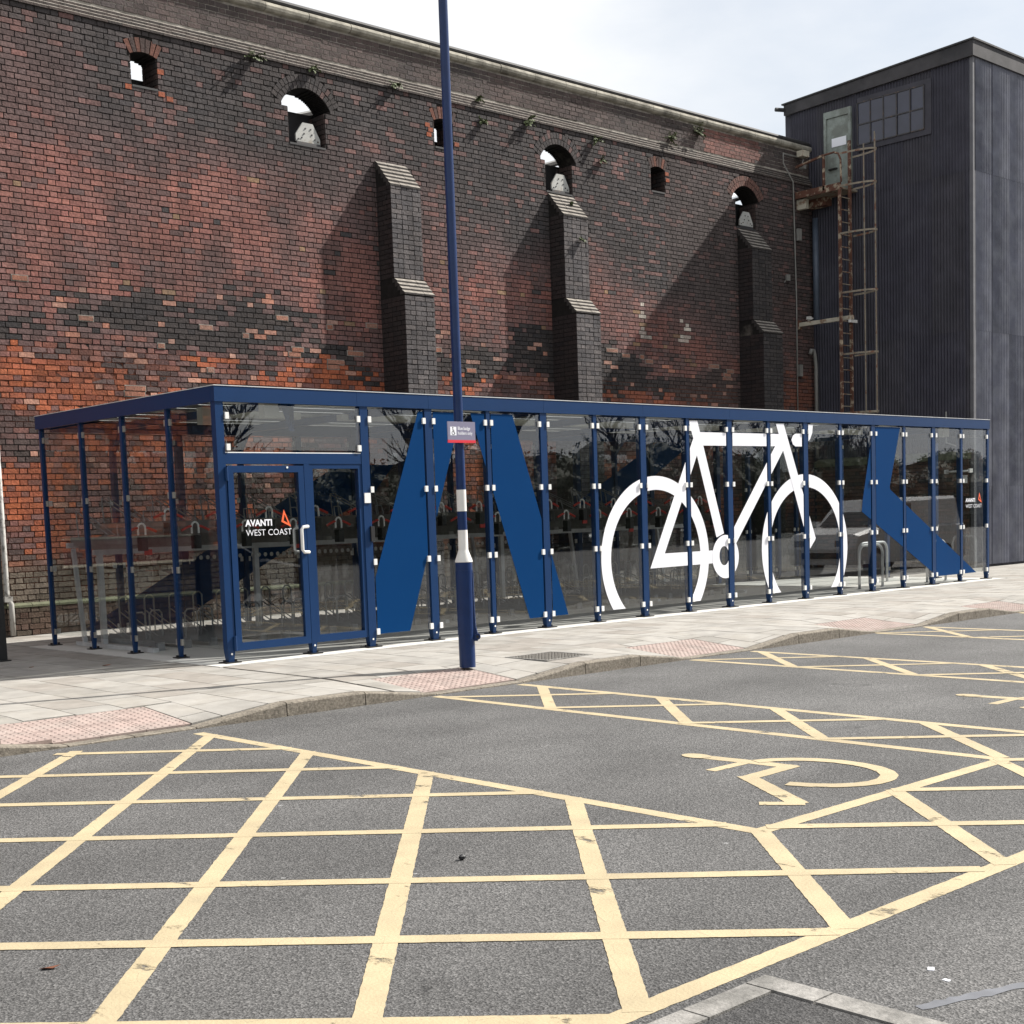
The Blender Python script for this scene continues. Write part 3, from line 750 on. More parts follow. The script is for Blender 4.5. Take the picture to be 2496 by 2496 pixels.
# bright red bricks let into the edges of the small openings
for x, z in ((.79, 8.30), (1.36, 8.28), (1.50, 8.23), (1.36, 8.62), (6.87, 8.62), (6.80, 8.7), (6.83, 8.53), (7.50, 8.45), (13.53, 8.75), (13.55, 8.62)):
    y = WY-.004; mbw.box(x-.055, x+.055, y-.004, y+.012, z, z+.074, lerp((.33, .09, .04), (.26, .09, .055), random.random()))
# patches of newer pink brick laid in white mortar
newm = MB()
for (px, pz_, nc) in ((-.35, 4.72, 1), (1.0, 4.40, 1), (2.55, 4.62, 1), (3.5, 4.35, 2), (.45, 3.62, 2), (2.0, 4.02, 1), (4.25, 4.18, 2), (4.75, 4.45, 1), (-1.2, 5.22, 1), (1.9, 4.66, 1), (6.7, 4.5, 2), (7.6, 4.3, 1), (11.4, 4.85, 1), (11.9, 4.8, 1), (12.6, 4.72, 2), (14.9, 4.7, 1), (15.4, 4.55, 2), (5.1, 4.95, 1), (4.4, 4.9, 1), (3.3, 5.0, 1)):
    zc = round(pz_/CO)*CO
    for k in range(nc):
        w = random.choice((ST, ST, HD, ST+HD)); xs0 = px+random.uniform(-.1, .1); z0 = zc+k*CO
        newm.box(xs0-.014, xs0+w+.014, WY-.007, WY+.01, z0-.006, z0+CO+.006)
        mbw.box(xs0, xs0+w, WY-.013, WY-.0071, z0+.008, z0+CO-.008, lerp((.33, .135, .085), (.29, .165, .125), random.random()))
newm.build('new_mortar', M['lichen'], wall)
mbw.build('brickwork', M['brick'], wall, kind='stuff')
# sills
for x, a in ARCH:
    mb = MB(); h = half_open(a, a['z0']+.05); mb.box(x-h+.014, x+h-.014, WY-.012, WB-.03, a['z0']-.02, a['z0']+.012); mb.build('sill', M['soot'], wall)
# string course: four courses, each a dark riser under a pale weathered splay
mb = MB()
for k in range(4):
    z0 = 9.225+k*.0575; y0 = WY-.030+k*.029; x = XW0-random.uniform(0, .2)
    while x < XW1:
        w = .235; dz = random.uniform(-.002, .002); x1 = min(x+w-.005, XW1); xa = max(x, XW0)
        c = lerp((.045, .040, .038), (.075, .058, .052), random.random())
        A = [(y0, z0+dz), (y0, z0+.038+dz), (y0+.029, z0+.0570+dz), (WY+.094, z0+.0570+dz), (WY+.094, z0+dz)]
        for q in range(4):
            mb.face([(xa, *A[q]), (xa, *A[q+1]), (x1, *A[q+1]), (x1, *A[q])], c, 1 if q == 1 else 0)
        mb.face([(xa, *q) for q in A], c, 0); mb.face([(x1, *q) for q in A[::-1]], c, 0)
        x += w
    mb.box(XW0, XW1, y0+.036, WY+.098, z0-.003+.0015*k, z0+.05, (.04, .036, .034))
mb.build('string_course', [M['brick'], M['lichen']], wall)
# plinth along the foot
mb = MB()
for i in range(5):
    for (a, b) in course_units(XW0, XW1, (i % 2)*.17):
        add_brick(mb, (a, b, i*CO+.006-.004, (i+1)*CO-.008, WY-.062, lerp((.10, .062, .047), (.075, .060, .045), random.random()), .6))
mb.build('plinth_brickwork', M['brick'], wall, kind='stuff')
mb = MB(); mb.box(XW0, XW1, WY-.052, WY+.02, -.05, .43); mb.build('plinth_backing', M['mortar'], wall)
x = XW0
while x < 5:
    mb = MB(); w = random.uniform(.42, .5)
    mb.hexa([(x, WY-.07, .425), (x+w-.008, WY-.07, .425), (x+w-.008, WY+.02, .425), (x, WY+.02, .425), (x, WY-.07, .455), (x+w-.008, WY-.07, .455), (x+w-.008, WY+.012, .495), (x, WY+.012, .495)])
    mb.build('plinth_cap', M['moss'], wall); x += w
# coping
x = XW0
while x < XW1-.2:
    w = random.uniform(.84, .93); x1 = min(x+w, XW1)
    prof = [(WY+.078, 10.035), (WY+.02, 10.045), (WY-.012, 10.075), (WY-.022, 10.12), (WY-.005, 10.165), (WY+.03, 10.185), (WB+.02, 10.185), (WB+.02, 10.035)]
    mb = MB(); g = .006; dy = random.uniform(-.004, .004); n = len(prof)
    A = [(x+g, y+dy, z) for y, z in prof]; B = [(x1-g, y+dy, z) for y, z in prof]
    for i in range(n): mb.face([A[i], B[i], B[(i+1) % n], A[(i+1) % n]])
    mb.face(A); mb.face(B[::-1]); o = mb.build('coping_stone', M['coping'], wall); x = x1
mb = MB(); mb.tube([(XW0, WY+.062, 10.232), (XW1-.02, WY+.062, 10.232)], .052, 10); mb.box(XW0, XW1-.02, WY+.08, WB, 10.188, 10.235); mb.build('capping', M['soot'], wall)
# buttresses
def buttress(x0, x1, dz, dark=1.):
    y1, y2 = 6.205, 5.93; zt1, zt0, zl1, zl0 = 7.905+dz, 7.41+dz, 5.80+dz, 5.49+dz
    b = thing('buttress', None, None); b.parent = wall
    core = MB(); e = .010
    core.box(x0+e, x1-e, y1+e, WY+.01, zl1, zt0); core.box(x0+e, x1-e, y2+e, WY+.01, -.05, zl0+.02); core.box(x0+e, x1-e, y1+e, WY+.01, zl0, zl1)
    for (ya, yb, za, zb) in ((y1, WY, zt0, zt1), (y2, y1, zl0, zl1)):
        for q in (0,):
            T = [(x0+.002, ya+.012, za-.02), (x0+.002, yb+.012, zb-.01), (x0+.002, WY+.012, zb-.01), (x0+.002, WY+.012, za-.02)]
            U = [(x1-.002, y, z) for _, y, z in T]
            core.face(T); core.face(U[::-1]); core.face([T[0], T[1], U[1], U[0]])
    core.build('core', M['mortar'], b)
    mb = MB(); i = 0; z = 0
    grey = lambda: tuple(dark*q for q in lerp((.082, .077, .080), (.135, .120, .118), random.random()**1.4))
    while z < zt0-.03:
        yf = y2 if z < zl0-.03 else y1
        if zl0-.03 <= z < zl1: z += CO; i += 1; continue
        for (a, c) in course_units(x0, x1, random.uniform(0, .02), 'S' if i % 2 else 'H'):
            add_brick(mb, (a, c, z+.006, z+CO-.006, yf, grey(), .1))
        for sx, xx in ((-1, x0), (1, x1)):
            y = yf+.01; k = i
            while y < WY:
                w = ST if k % 2 else HD; ye = min(y+w, WY)
                xa, xb = (xx-.002, xx+.012) if sx < 0 else (xx-.012, xx+.002)
                mb.box(xa+random.uniform(-.002, .002), xb, y, ye, z+.006, z+CO-.006, lerp((.024, .020, .021), (.040, .029, .028), random.random())); y += w+JT; k += 1  # near-black side bricks: shade on the flanks is put into their colour
        z += CO; i += 1
    mb.build('brickwork', M['brick'], b, kind='stuff')
    def weather(ya, yb, za, zb, n):
        for k in range(n):
            h = (zb-za)/n; z0 = za+k*h; yf = ya+(yb-ya)*k/n-.012; ye = min(ya+(yb-ya)*(k+1)/n+.05, WY+.02)
            mb = MB()
            xs_ = [x0-.012+(x1-x0+.024)*q/3 for q in range(4)]
            for q in range(3):
                d = random.uniform(-.003, .003); xa, xb = xs_[q]+.003, xs_[q+1]-.003
                A = [(yf+d, z0), (yf+d, z0+h*.40), (yf+d+(yb-ya)/n, z0+h), (ye, z0+h), (ye, z0)]
                for t in range(4): mb.face([(xa, *A[t]), (xa, *A[t+1]), (xb, *A[t+1]), (xb, *A[t])], (.05, .045, .042), 1 if t == 1 else 0)
                mb.face([(xa, *t) for t in A], (.045, .04, .038), 0); mb.face([(xb, *t) for t in A[::-1]], (.045, .04, .038), 0)
            mb.build('weathering_course', [M['brick'], M['lichen']], b)
    weather(y1, WY, zt0, zt1, 6); weather(y2, y1, zl0, zl1, 4)
    return b
buttress(5.55, 6.225, 0)
buttress(9.88, 10.565, 0)
buttress(15.97, 16.70, 0, .45)  # right buttress: the building's shadow is put into its darker brick colour
# steel plates standing in the big openings
def gusset(x, lab):
    g = thing('gusset_plate', lab, 'plate', 'roof truss ends in the wall openings', loc=(x, 6.685, 7.962))
    mb = MB(); mb.prism_y([(-.25, .06), (.25, .06), (.25, .14), (.11, .385), (-.10, .385), (-.25, .18)], 0, .03); mb.build('plate', M['gusset'], g)
    mb = MB(); mb.box(-.245, .245, -.012, .09, 0, .058); mb.build('base_angle', M['frame_dark'], g)  # shadow gap under the plate put into the angle's dark colour
    for (a, c) in ((-.2, .10), (.2, .10), (-.13, .13), (.14, .13), (-.08, .20), (.08, .20), (-.05, .29), (.06, .29)):
        mb = MB(); mb.prism_y([(a+.014*math.cos(t), c+.014*math.sin(t)) for t in [q*math.pi/3 for q in range(6)]], -.012, -.001); mb.build('bolt', M['frame_dark'], g)
gusset(BIG[0]+.06, 'white bolted steel plate in the leftmost arched wall opening')
gusset(BIG[1]+.105, 'white bolted steel plate in the arched opening directly above the middle buttress')
gusset(BIG[2]+.10, 'white bolted steel plate in the shaded arched opening nearest the dark building')
# glazed station roof behind
rf = thing('station_roof', 'pale ribbed station roof glimpsed through the arched wall openings', 'roof')
for k in range(-1, 3):
    x0 = 4.15+6.1*k; zb_ = 8.62; zt_ = 10.35; mb = MB()
    mb.hexa([(x0, 7.6, zb_), (x0+5.2, 7.6, zt_), (x0+5.2, 13, zt_), (x0, 13, zb_), (x0, 7.6, zb_+.03), (x0+5.2, 7.6, zt_+.03), (x0+5.2, 13, zt_+.03), (x0, 13, zb_+.03)])
    mb.build('roof_glazing', M['glass_roof'], rf)
    mb = MB()
    for q in range(19):
        y = 7.62+q*.3
        mb.bar((x0, y, zb_-.03), (x0+5.2, y, zt_-.03), .06, .055)
    mb.build('glazing_bar', M['soot'], rf)
mb = MB(); mb.box(-4, 18.8, 7.20, 7.40, 8.0, 8.66); mb.build('eaves_beam', M['soot'], rf)
mb = MB(); mb.box(-4, 18.8, 7.3, 7.38, 6.4, 7.998); mb.build('wall_plate', M['soot'], rf)

# ================================================================== DARK CLAD BUILDING
BX, BY = 18.95, 2.42
bld = thing('industrial_building', 'tall dark corrugated metal building at the right end of the brick wall', 'building', loc=(BX, BY, 0))
def bp(o): o.parent = bld; o.matrix_parent_inverse = bld.matrix_world.inverted(); return o
def bpart(mb, name, m, par=None, **kw):
    for i, q in enumerate(mb.v): mb.v[i] = (q[0]-BX, q[1]-BY, q[2])
    return mb.build(name, m, par or bld, **kw)
def sheet_mesh(w, h, pitch=.0762, amp=.013):
    mb = MB(); n = int(round(w/pitch*4)); P = []
    for i in range(n+1):
        s = w*i/n; P.append((s, -amp*(1+math.cos(2*math.pi*s/pitch))))
    for i in range(n):
        mb.face([(P[i][0], P[i][1], 0), (P[i+1][0], P[i+1][1], 0), (P[i+1][0], P[i+1][1], h), (P[i][0], P[i][1], h)])
    return mb
SHW = .762
rows = [(0.05, 1.84), (1.84, 5.32), (5.32, 8.80), (8.80, 11.26)]
mesh_cache = {}
def sheets(n, org, ang, mats, rws=rows, total=None):
    for zi, (z0, z1) in enumerate(rws):
        for i in range(n):
            w = SHW if total is None else min(SHW, total-i*SHW)
            if w < .1: continue
            key = (round(w, 3), round(z1-z0, 3), (i+zi) % 3 == 0, mats)
            if key not in mesh_cache:
                m_ = sheet_mesh(w+.03, z1-z0+.06).mesh('cladding_sheet', M[mats[1]] if key[2] else M[mats[0]], True); mesh_cache[key] = m_
            o = link('cladding_sheet', mesh_cache[key], bld)
            lift = .004*(i % 2)+.006*zi
            d = Vector((math.cos(ang), math.sin(ang), 0)); nrm = Vector((d.y, -d.x, 0))
            p = org+d*(i*SHW)+nrm*lift; p.z = z0
            o.location = p; o.rotation_euler = (0, 0, ang)
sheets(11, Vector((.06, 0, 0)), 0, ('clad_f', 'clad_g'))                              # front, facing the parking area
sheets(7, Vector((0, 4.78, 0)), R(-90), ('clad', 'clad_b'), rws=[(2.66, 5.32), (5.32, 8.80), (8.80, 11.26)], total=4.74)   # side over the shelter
mb = MB(); mb.box(BX+.03, BX+9, BY+.03, 7.4, 0, 11.2); bpart(mb, 'wall', M['clad'])
mb = MB(); mb.box(BX-.03, BX+.075, BY-.035, BY+.05, 0, 11.24); bpart(mb, 'corner_flashing', M['trim_grey'])
mb = MB(); mb.hexa([(BX-.10, BY-.08, 11.22), (BX+9.1, BY-.08, 11.22), (BX+9.1, 7.35, 11.06), (BX-.10, 7.35, 11.06), (BX-.10, BY-.08, 11.55), (BX+9.1, BY-.08, 11.55), (BX+9.1, 7.35, 11.31), (BX-.10, 7.35, 11.31)])
bpart(mb, 'fascia', M['fascia_grey'])
mb = MB(); mb.hexa([(BX-.13, BY-.11, 11.553), (BX+9.1, BY-.11, 11.553), (BX+9.1, 7.4, 11.313), (BX-.13, 7.4, 11.313), (BX-.13, BY-.11, 11.59), (BX+9.1, BY-.11, 11.59), (BX+9.1, 7.4, 11.345), (BX-.13, 7.4, 11.345)])
bpart(mb, 'roof_edge', M['soot'])
mb = MB(); mb.tube([(BX-.04, 7.33, 11.2), (BX-.3, 7.45, 11.2)], .05, 8); bpart(mb, 'gutter_end', M['soot'])
# brick dado with a mossy ledge along the foot of the side wall
dado = MB()
dado.box(BX-.10, BX+.02, BY+.06, 6.60, -.05, 2.46); bpart(dado, 'dado_backing', M['mortar'])
mb = MB()
i = 0; z = 0.0
while z < 2.42:
    y = BY+.05-(.185 if i % 2 else 0); k = 0
    while y < 6.58:
        w = ST if k % 2 == 0 else HD; a = max(y, BY+.05); b = min(y+w, 6.58)
        if b-a > .03:
            c = lerp((.155, .078, .055), (.085, .058, .050), random.random())
            if random.random() < .12: c = (.05, .042, .04)
            e = random.uniform(-.004, .003); mb.box(BX-.112+e-BX, BX-.095-BX, a-BY, b-BY, z+.006, z+CO-.006, c)
        y += w+JT; k += 1
    z += CO; i += 1
mb.build('dado_brickwork', M['brick'], bld, kind='stuff')
y = BY+.02
while y < 6.5:
    mb = MB(); w = random.uniform(.6, .75); ye = min(y+w, 6.56)
    mb.hexa([(BX-.19, y+.005, 2.46), (BX+.02, y+.005, 2.46), (BX+.02, ye-.005, 2.46), (BX-.19, ye-.005, 2.46), (BX-.19, y+.005, 2.58), (BX+.02, y+.005, 2.66), (BX+.02, ye-.005, 2.66), (BX-.19, ye-.005, 2.58)])
    bpart(mb, 'ledge_stone', M['moss']); y += w
# door high on the side wall
DX = BX-.05
dr = MB(); dr.box(DX-.02, DX+.03, 5.53, 6.14, 8.98, 10.70); dr = bpart(dr, 'door', M['door_green'])
for a in ((5.46, 5.53, 8.98, 10.86), (6.14, 6.21, 8.98, 10.86), (5.53, 6.14, 10.78, 10.86), (5.53, 6.14, 10.705, 10.78)):
    mb = MB(); mb.box(DX-.05, DX+.03, *a); bpart(mb, 'door_frame', M['door_green'], dr)
mb = MB(); mb.box(DX-.027, DX-.021, 5.60, 6.00, 10.02, 10.22); bpart(mb, 'notice', M['vinyl_white'], dr)
mb = MB(); mb.box(DX-.07, DX-.021, 5.85, 6.08, 9.50, 9.53); bpart(mb, 'door_handle', M['black'], dr)
# band window of ten panes
wn = MB()
y0, y1, z0, z1 = 3.56, 5.29, 9.92, 10.885
ysp = [y0+(y1-y0)*i/5 for i in range(6)]
for i in range(6): wn.box(DX-.03, DX+.03, ysp[i]-.014, ysp[i]+.014, z0, z1)
for z in (z0, (z0+z1)/2-.02, z1):
    for i in range(5): wn.box(DX-.028, DX+.03, ysp[i]+.0141, ysp[i+1]-.0141, z-.014, z+.014)
wn = bpart(wn, 'window', M['frame_dark'])
for i in range(5):
    for (a, b) in ((z0+.014, (z0+z1)/2-.034), ((z0+z1)/2-.006, z1-.014)):
        mb = MB(); t = random.uniform(-.006, .006); mb.hexa([(DX-.01+t, ysp[i]+.015, a), (DX+.005, ysp[i]+.015, a), (DX+.005, ysp[i+1]-.015, a), (DX-.01-t, ysp[i+1]-.015, a), (DX-.01+t, ysp[i]+.015, b), (DX+.005, ysp[i]+.015, b), (DX+.005, ysp[i+1]-.015, b), (DX-.01-t, ysp[i+1]-.015, b)]); bpart(mb, 'pane', M['pane_dark'], wn)
mb = MB()
for a in ((3.38, 3.545, 9.78, 11.0), (3.545, 5.30, 9.78, 9.905), (3.545, 5.305, 10.9, 11.0)): mb.box(DX-.012, DX+.02, *a)
bpart(mb, 'window_surround', M['clad_b'], wn)

# balcony, ladder and pipes in the corner
bal = thing('access_balcony', 'rusty steel landing with handrails outside the high green door', 'balcony', loc=(18.4, 6, 8.95))
def lp(o, mb, name, m):
    for i, q in enumerate(mb.v): mb.v[i] = (q[0]-o.location.x, q[1]-o.location.y, q[2]-o.location.z)
    return mb.build(name, m, o)
mb = MB(); mb.box(18.22, 18.90, 5.32, 6.58, 8.86, 8.90); lp(bal, mb, 'deck', M['cage'])
mb = MB(); mb.box(18.19, 18.22, 5.32, 6.58, 8.84, 9.0); lp(bal, mb, 'toe_board', M['rust'])
mb = MB(); mb.bar((18.205, 6.56, 9.58), (18.205, 5.78, 9.70), .05, .05); mb.tube([(18.205, 5.78, 9.70), (18.205, 5.5, 9.71), (18.205, 5.38, 9.66), (18.205, 5.32, 9.52), (18.205, 5.31, 9.0)], .024, 8); lp(bal, mb, 'handrail', M['rust'])
mb = MB(); mb.box(18.19, 18.235, 5.76, 5.81, 8.9, 9.72); lp(bal, mb, 'post', M['rust'])
mb = MB(); mb.box(18.28, 18.40, 6.35, 6.61, 8.60, 8.83); lp(bal, mb, 'bracket', M['cream'])
mb = MB(); mb.box(18.6, 18.84, 6.0, 6.55, 8.66, 8.85); lp(bal, mb, 'bracket', M['rust'])
lad = thing('caged_ladder', 'rusty vertical ladder with a flaking safety cage up the dark building', 'ladder', loc=(18.3, 5.2, 3.7))
LXa, LXb, LYY = 18.0, 18.42, 5.22
for x in (LXa, LXb):
    mb = MB(); mb.box(x-.022, x+.022, LYY-.035, LYY+.035, 3.35, 8.9 if x == LXa else 9.95); lp(lad, mb, 'rail', M['rust'])
z = 3.55
while z < 8.85:
    mb = MB(); mb.tube([(LXa+.02, LYY, z), (LXb-.02, LYY, z)], .013, 6); lp(lad, mb, 'rung', M['cage']); z += .282
def hoop(z, full=True, tilt=0):
    pts = []
    for q in range(17):
        t = R(180+180*q/16); pts.append((LXa-.03+(.24+.03)*(1+math.cos(t)), LYY-.02+.80*math.sin(t), z+tilt*math.sin(t)))
    mb = MB()
    for a, b in zip(pts[:-1], pts[1:]): mb.bar(a, b, .010, .042)
    lp(lad, mb, 'cage_hoop', M['cage'])
for z in (3.66, 5.02, 6.43, 7.78, 8.85, 9.58): hoop(z)
for t in (228, 262, 300):
    x = LXa-.03+.27*(1+math.cos(R(t))); y = LYY-.02+.80*math.sin(R(t))
    mb = MB(); mb.box(x-.012, x+.012, y-.006, y+.014, 3.62, 9.95 if t > 240 else 9.7); lp(lad, mb, 'cage_bar', M['cage'])
br = thing('ladder_bracket', 'cream painted steel beam tying the ladder to the brick wall', 'beam', loc=(18.3, 6, 5.88))
mb = MB(); mb.box(18.22, 18.30, 5.06, 6.61, 5.84, 5.93); lp(br, mb, 'beam', M['cream'])
mb = MB(); mb.box(18.215, 18.50, 5.10, 5.16, 5.77, 5.835); lp(br, mb, 'tie', M['whitepaint'])
mb = MB(); mb.box(18.20, 18.34, 6.55, 6.615, 5.78, 5.99); lp(br, mb, 'fixing_plate', M['rust'])
def pipe(name, label, cat, pts, rad, m, boxes=(), group=None):
    t = thing(name, label, cat, group)
    mb = MB(); mb.tube(pts, rad, 8); mb.build('pipe', M[m], t, True)
    for b in boxes:
        q = MB(); q.box(*b[:6]); q.build(b[6], M[b[7]], t)
    return t
pipe('cable_conduit', 'thin pale conduit running down the brick wall beside the dark building', 'conduit', [(18.3, 6.59, 9.84), (17.74, 6.59, 9.84), (17.74, 6.59, 9.62), (18.12, 6.59, 9.24), (18.19, 6.59, 6.5), (18.17, 6.59, 2.9)], .017, 'pipe_grey',
     [(18.24, 18.36, 6.53, 6.60, 7.88, 8.16, 'junction_box', 'pipe_grey'), (18.22, 18.33, 6.53, 6.60, 4.66, 4.94, 'junction_box', 'pipe_grey')])
pipe('drainpipe', 'blue grey drainpipe in the corner of brick wall and dark building', 'drainpipe', [(18.84, 6.47, 8.45), (18.84, 6.47, 6.0)], .075, 'pipe_blue')
pipe('drainpipe', 'lower grey downpipe with a hooked top beneath the cream beam', 'drainpipe', [(18.60, 6.50, 5.20), (18.64, 6.50, 5.30), (18.74, 6.50, 5.30), (18.80, 6.50, 5.15), (18.83, 6.5, 4.9), (18.83, 6.5, 2.7)], .045, 'pipe_grey')
pipe('floodlight', 'small floodlight under the end of the wall coping in the corner', 'light', [(18.42, 6.6, 9.93), (18.42, 6.50, 9.78), (18.36, 6.5, 9.66)], .012, 'pipe_grey', [(18.30, 18.56, 6.42, 6.6, 9.84, 9.98, 'housing', 'cream'), (18.28, 18.40, 6.40, 6.52, 9.54, 9.66, 'lamp_head', 'pipe_grey')])
pipe('wall_socket_box', 'small square box on the shaded brick right of the third buttress', 'box', [(17.78, 6.6, 6.9), (17.72, 6.6, 6.85)], .01, 'pipe_grey', [(17.78, 17.90, 6.55, 6.605, 6.90, 7.04, 'housing', 'pipe_grey')])
pipe('security_camera', 'tiny white camera on the cream beam near the drainpipe', 'camera', [(18.52, 6.5, 6.0), (18.66, 6.45, 6.06)], .018, 'whitepaint', [(18.46, 18.56, 6.42, 6.50, 6.02, 6.09, 'housing', 'whitepaint')])
pipe('corner_cable', 'grey cable on the foot of the dark building beyond the right end glass', 'cable', [(18.80, 3.0, 3.55), (18.80, 3.0, 2.85), (18.78, 2.8, 2.78), (18.78, 2.6, 2.72), (18.74, 2.52, 2.62)], .018, 'pipe_grey')
pipe('wall_handrail', 'white horizontal rail and dangling hook on the brick foot of the dark building', 'rail', [(18.72, 2.98, 2.19), (18.72, 2.38, 2.19)], .022, 'whitepaint', [(18.70, 18.84, 2.96, 3.0, 2.15, 2.24, 'bracket', 'whitepaint'), (18.70, 18.84, 2.37, 2.41, 2.15, 2.24, 'bracket', 'whitepaint'), (18.75, 18.84, 2.5, 2.66, 1.92, 2.1, 'switch_box', 'whitepaint')])
mb = MB()
t = pipe('drainpipe', 'chipped white downpipe on the brick wall at the left edge', 'drainpipe', [(-1.70, 6.54, 3.2), (-1.70, 6.54, .60), (-1.66, 6.50, .48), (-1.66, 6.50, .02)], .042, 'pipe_white', [(-1.76, -1.64, 6.48, 6.61, .52, .60, 'bracket', 'pipe_white')])
gp = thing('gate_post', 'black square steel post standing at the far left edge of the paving', 'post', loc=(-3.40, 2.90, 0))
mb = MB(); mb.box(-.09, .09, -.06, .06, 0, 3.4); mb.build('post', M['black'], gp)
mb = MB(); mb.box(-.14, .12, -.10, .10, 0, .012); mb.build('base_plate', M['black'], gp)
bd = thing('notice_board', 'dark red board on the brick wall mirrored in the left end glass', 'board', loc=(-4.3, 6.55, 1.2))
mb = MB(); mb.box(-1.1, 1.1, 0, .05, -.19, .19); mb.build('panel', M['red_board'], bd)
mb = MB(); mb.box(-1.12, 1.12, -.015, .05, -.225, -.191); mb.build('lower_edge', M['cream'], bd)
mb = MB(); mb.box(-1.12, 1.12, -.01, .05, .191, .215); mb.build('upper_edge', M['coping'], bd)

# ferns rooted in the wall
def fern(x, y, z, s, label):
    mb = MB(); rr = random.Random(int(x*100)+int(z*10))
    for k in range(11):
        a = rr.uniform(math.pi*1.05, math.pi*1.95); el = rr.uniform(-.5, 1.0); ln = .82*s*rr.uniform(.6, 1.1)
        d = Vector((math.cos(a)*math.cos(el), math.sin(a)*math.cos(el), math.sin(el)))
        p = Vector((0, 0, 0)); pts = []
        for q in range(6): pts.append(p.copy()); p += d*ln/5; d.z -= .16; d.normalize()
        mb.tube(pts, [.006, .005, .005, .004, .003, .002], 3, caps=False)
        sd = d.cross(Vector((0, 0, 1))).normalized()
        for q in range(1, 6):
            w = s*.22*(1-.12*q)
            for sg in (1, -1):
                b = pts[q]; tip = b+sd*sg*w+d*w*.4+Vector((0, 0, rr.uniform(-.02, .02))); mb.face([b-d*.012, tip-d*.015, tip+d*.012, b+d*.03])
    o = mb.build('wall_fern', M['leaf'], loc=(x, y, z)); tag(o, label, 'plant', 'plants rooted in the brick wall'); return o
fern(3.05, WY-.03, 9.20, .27, 'largest fern on the pale string course, left of the leftmost arch')
fern(4.24, WY-.03, 9.24, .17, 'small fern directly above the leftmost arched opening')
fern(6.03, WY-.03, 9.30, .19, 'small fern on the string course left of the lamp post')
fern(8.10, WY+.03, 9.42, .15, 'small tuft high on the string course just right of the lamp post')
fern(9.36, WY-.03, 9.22, .25, 'leggy fern on the string course just left of the middle arch')
fern(8.16, WY-.02, 9.00, .15, 'tuft below the string course right of the lamp post')
fern(11.30, WY-.03, 9.14, .19, 'fern just right of the middle arch, below the string course')
fern(11.46, WY-.02, 8.76, .18, 'lower tuft right of the middle arch')
fern(13.70, WY+.05, 9.58, .24, 'fern above the small square opening right of the middle arch')
fern(14.68, WY+.06, 9.84, .30, 'bushy pale plant just beneath the coping near the right end of the wall')
fern(10.33, 6.19, 6.98, .15, 'small fern on the face of the middle buttress')
fern(10.30, 6.42, 7.72, .08, 'tiny tuft on the sloping top of the middle buttress')

# ================================================================== CYCLE SHELTER
SX0, SX1, SD = -1.975, 15.0, 4.43
sh = thing('cycle_shelter', 'long blue framed glass cycle shelter with a giant white bicycle on its front', 'shelter', loc=(0, 0, 0))
ZU, ZT = 2.885, 3.055
mb = MB(); mb.box(-2.27, 15.26, -.265, 4.57, -.1, 0.0); mb.build('floor_slab', M['white_slab'], sh)
GY = -.030                                     # front glass plane
FP = [SX0, -.855, 0.]+[float(i) for i in range(1, 16)]
def post(x, y, w, d, name='post', shoe=True, axis='x', zt=ZU):
    mb = MB(); wx, wy = (w, d) if axis == 'x' else (d, w)
    mb.box(x-wx/2, x+wx/2, y-wy/2, y+wy/2, .16, zt)
    # tapering foot
    k = .72
    mb.hexa([(x-wx/2*k, y-wy/2*k, .012), (x+wx/2*k, y-wy/2*k, .012), (x+wx/2*k, y+wy/2*k, .012), (x-wx/2*k, y+wy/2*k, .012), (x-wx/2, y-wy/2, .16), (x+wx/2, y-wy/2, .16), (x+wx/2, y+wy/2, .16), (x-wx/2, y+wy/2, .16)], skip=(1,))
    p = mb.build(name, M['blue'], sh)
    m2 = MB(); m2.box(x-wx/2-.045, x+wx/2+.045, y-wy/2-.045, y+wy/2+.045, .001, .012)
    for sx in (-1, 1):
        m2.box(x+sx*(wx/2+.022)-.012, x+sx*(wx/2+.022)+.012, y-.012, y+.012, .0121, .036)
    m2.build('base_plate', M['black'], p)
    return p
wide = {0: .10, 1: .075, 2: .115, 17: .075}
HW = []
for i, x in enumerate(FP):
    w = wide.get(i, .115 if (i % 2 == 1 and i >= 3) else .066)
    if i >= 3: w = .115 if int(x) % 2 == 1 and x < 15 else .066
    HW.append(w/2)
    p = post(x, .005, w, .09, zt=2.204 if i == 1 else ZU)
    m = MB(); m.prism_y([(x+.013*math.cos(t*math.pi/3), .10+.013*math.sin(t*math.pi/3)) for t in range(6)], -.044, -.0401); m.build('bolt', M['clip'], p)
LY = [1.08, 2.187, 3.28, SD]
for y in LY: post(SX0, y, .050, .058, axis='y')
for y in LY: post(SX1, y, .066, .09, axis='y')
for k in range(16): post(-.97+1.02*k, SD, .10 if k % 2 else .066, .09)
clip_me = None
def box_mesh(name, m, x, y, z):
    mb = MB(); b = .004
    mb.box(-x/2, x/2, -y/2, y/2, -z/2, z/2); return mb.mesh(name, m)
CL = box_mesh('glass_clip', M['clip'], .046, .030, .072); CLs = box_mesh('glass_clip', M['clip_steel'], .030, .05, .072)
def pane(x0, x1, z0, z1, y=GY, name='glass_pane', par=None):
    mb = MB(); mb.box(x0, x1, y, y+.010, z0, z1); return mb.build(name, M['glass'], par or sh)
for i in range(2, 17):
    a, b = FP[i]+HW[i]+.022, FP[i+1]-HW[i+1]-.022
    g = pane(a, b, .145, 2.862)
    for z in (2.735, 1.90, 1.03, .185):
        for x in (a-.002, b+.002): link('glass_clip', CL, g, (x, GY-.010, z))
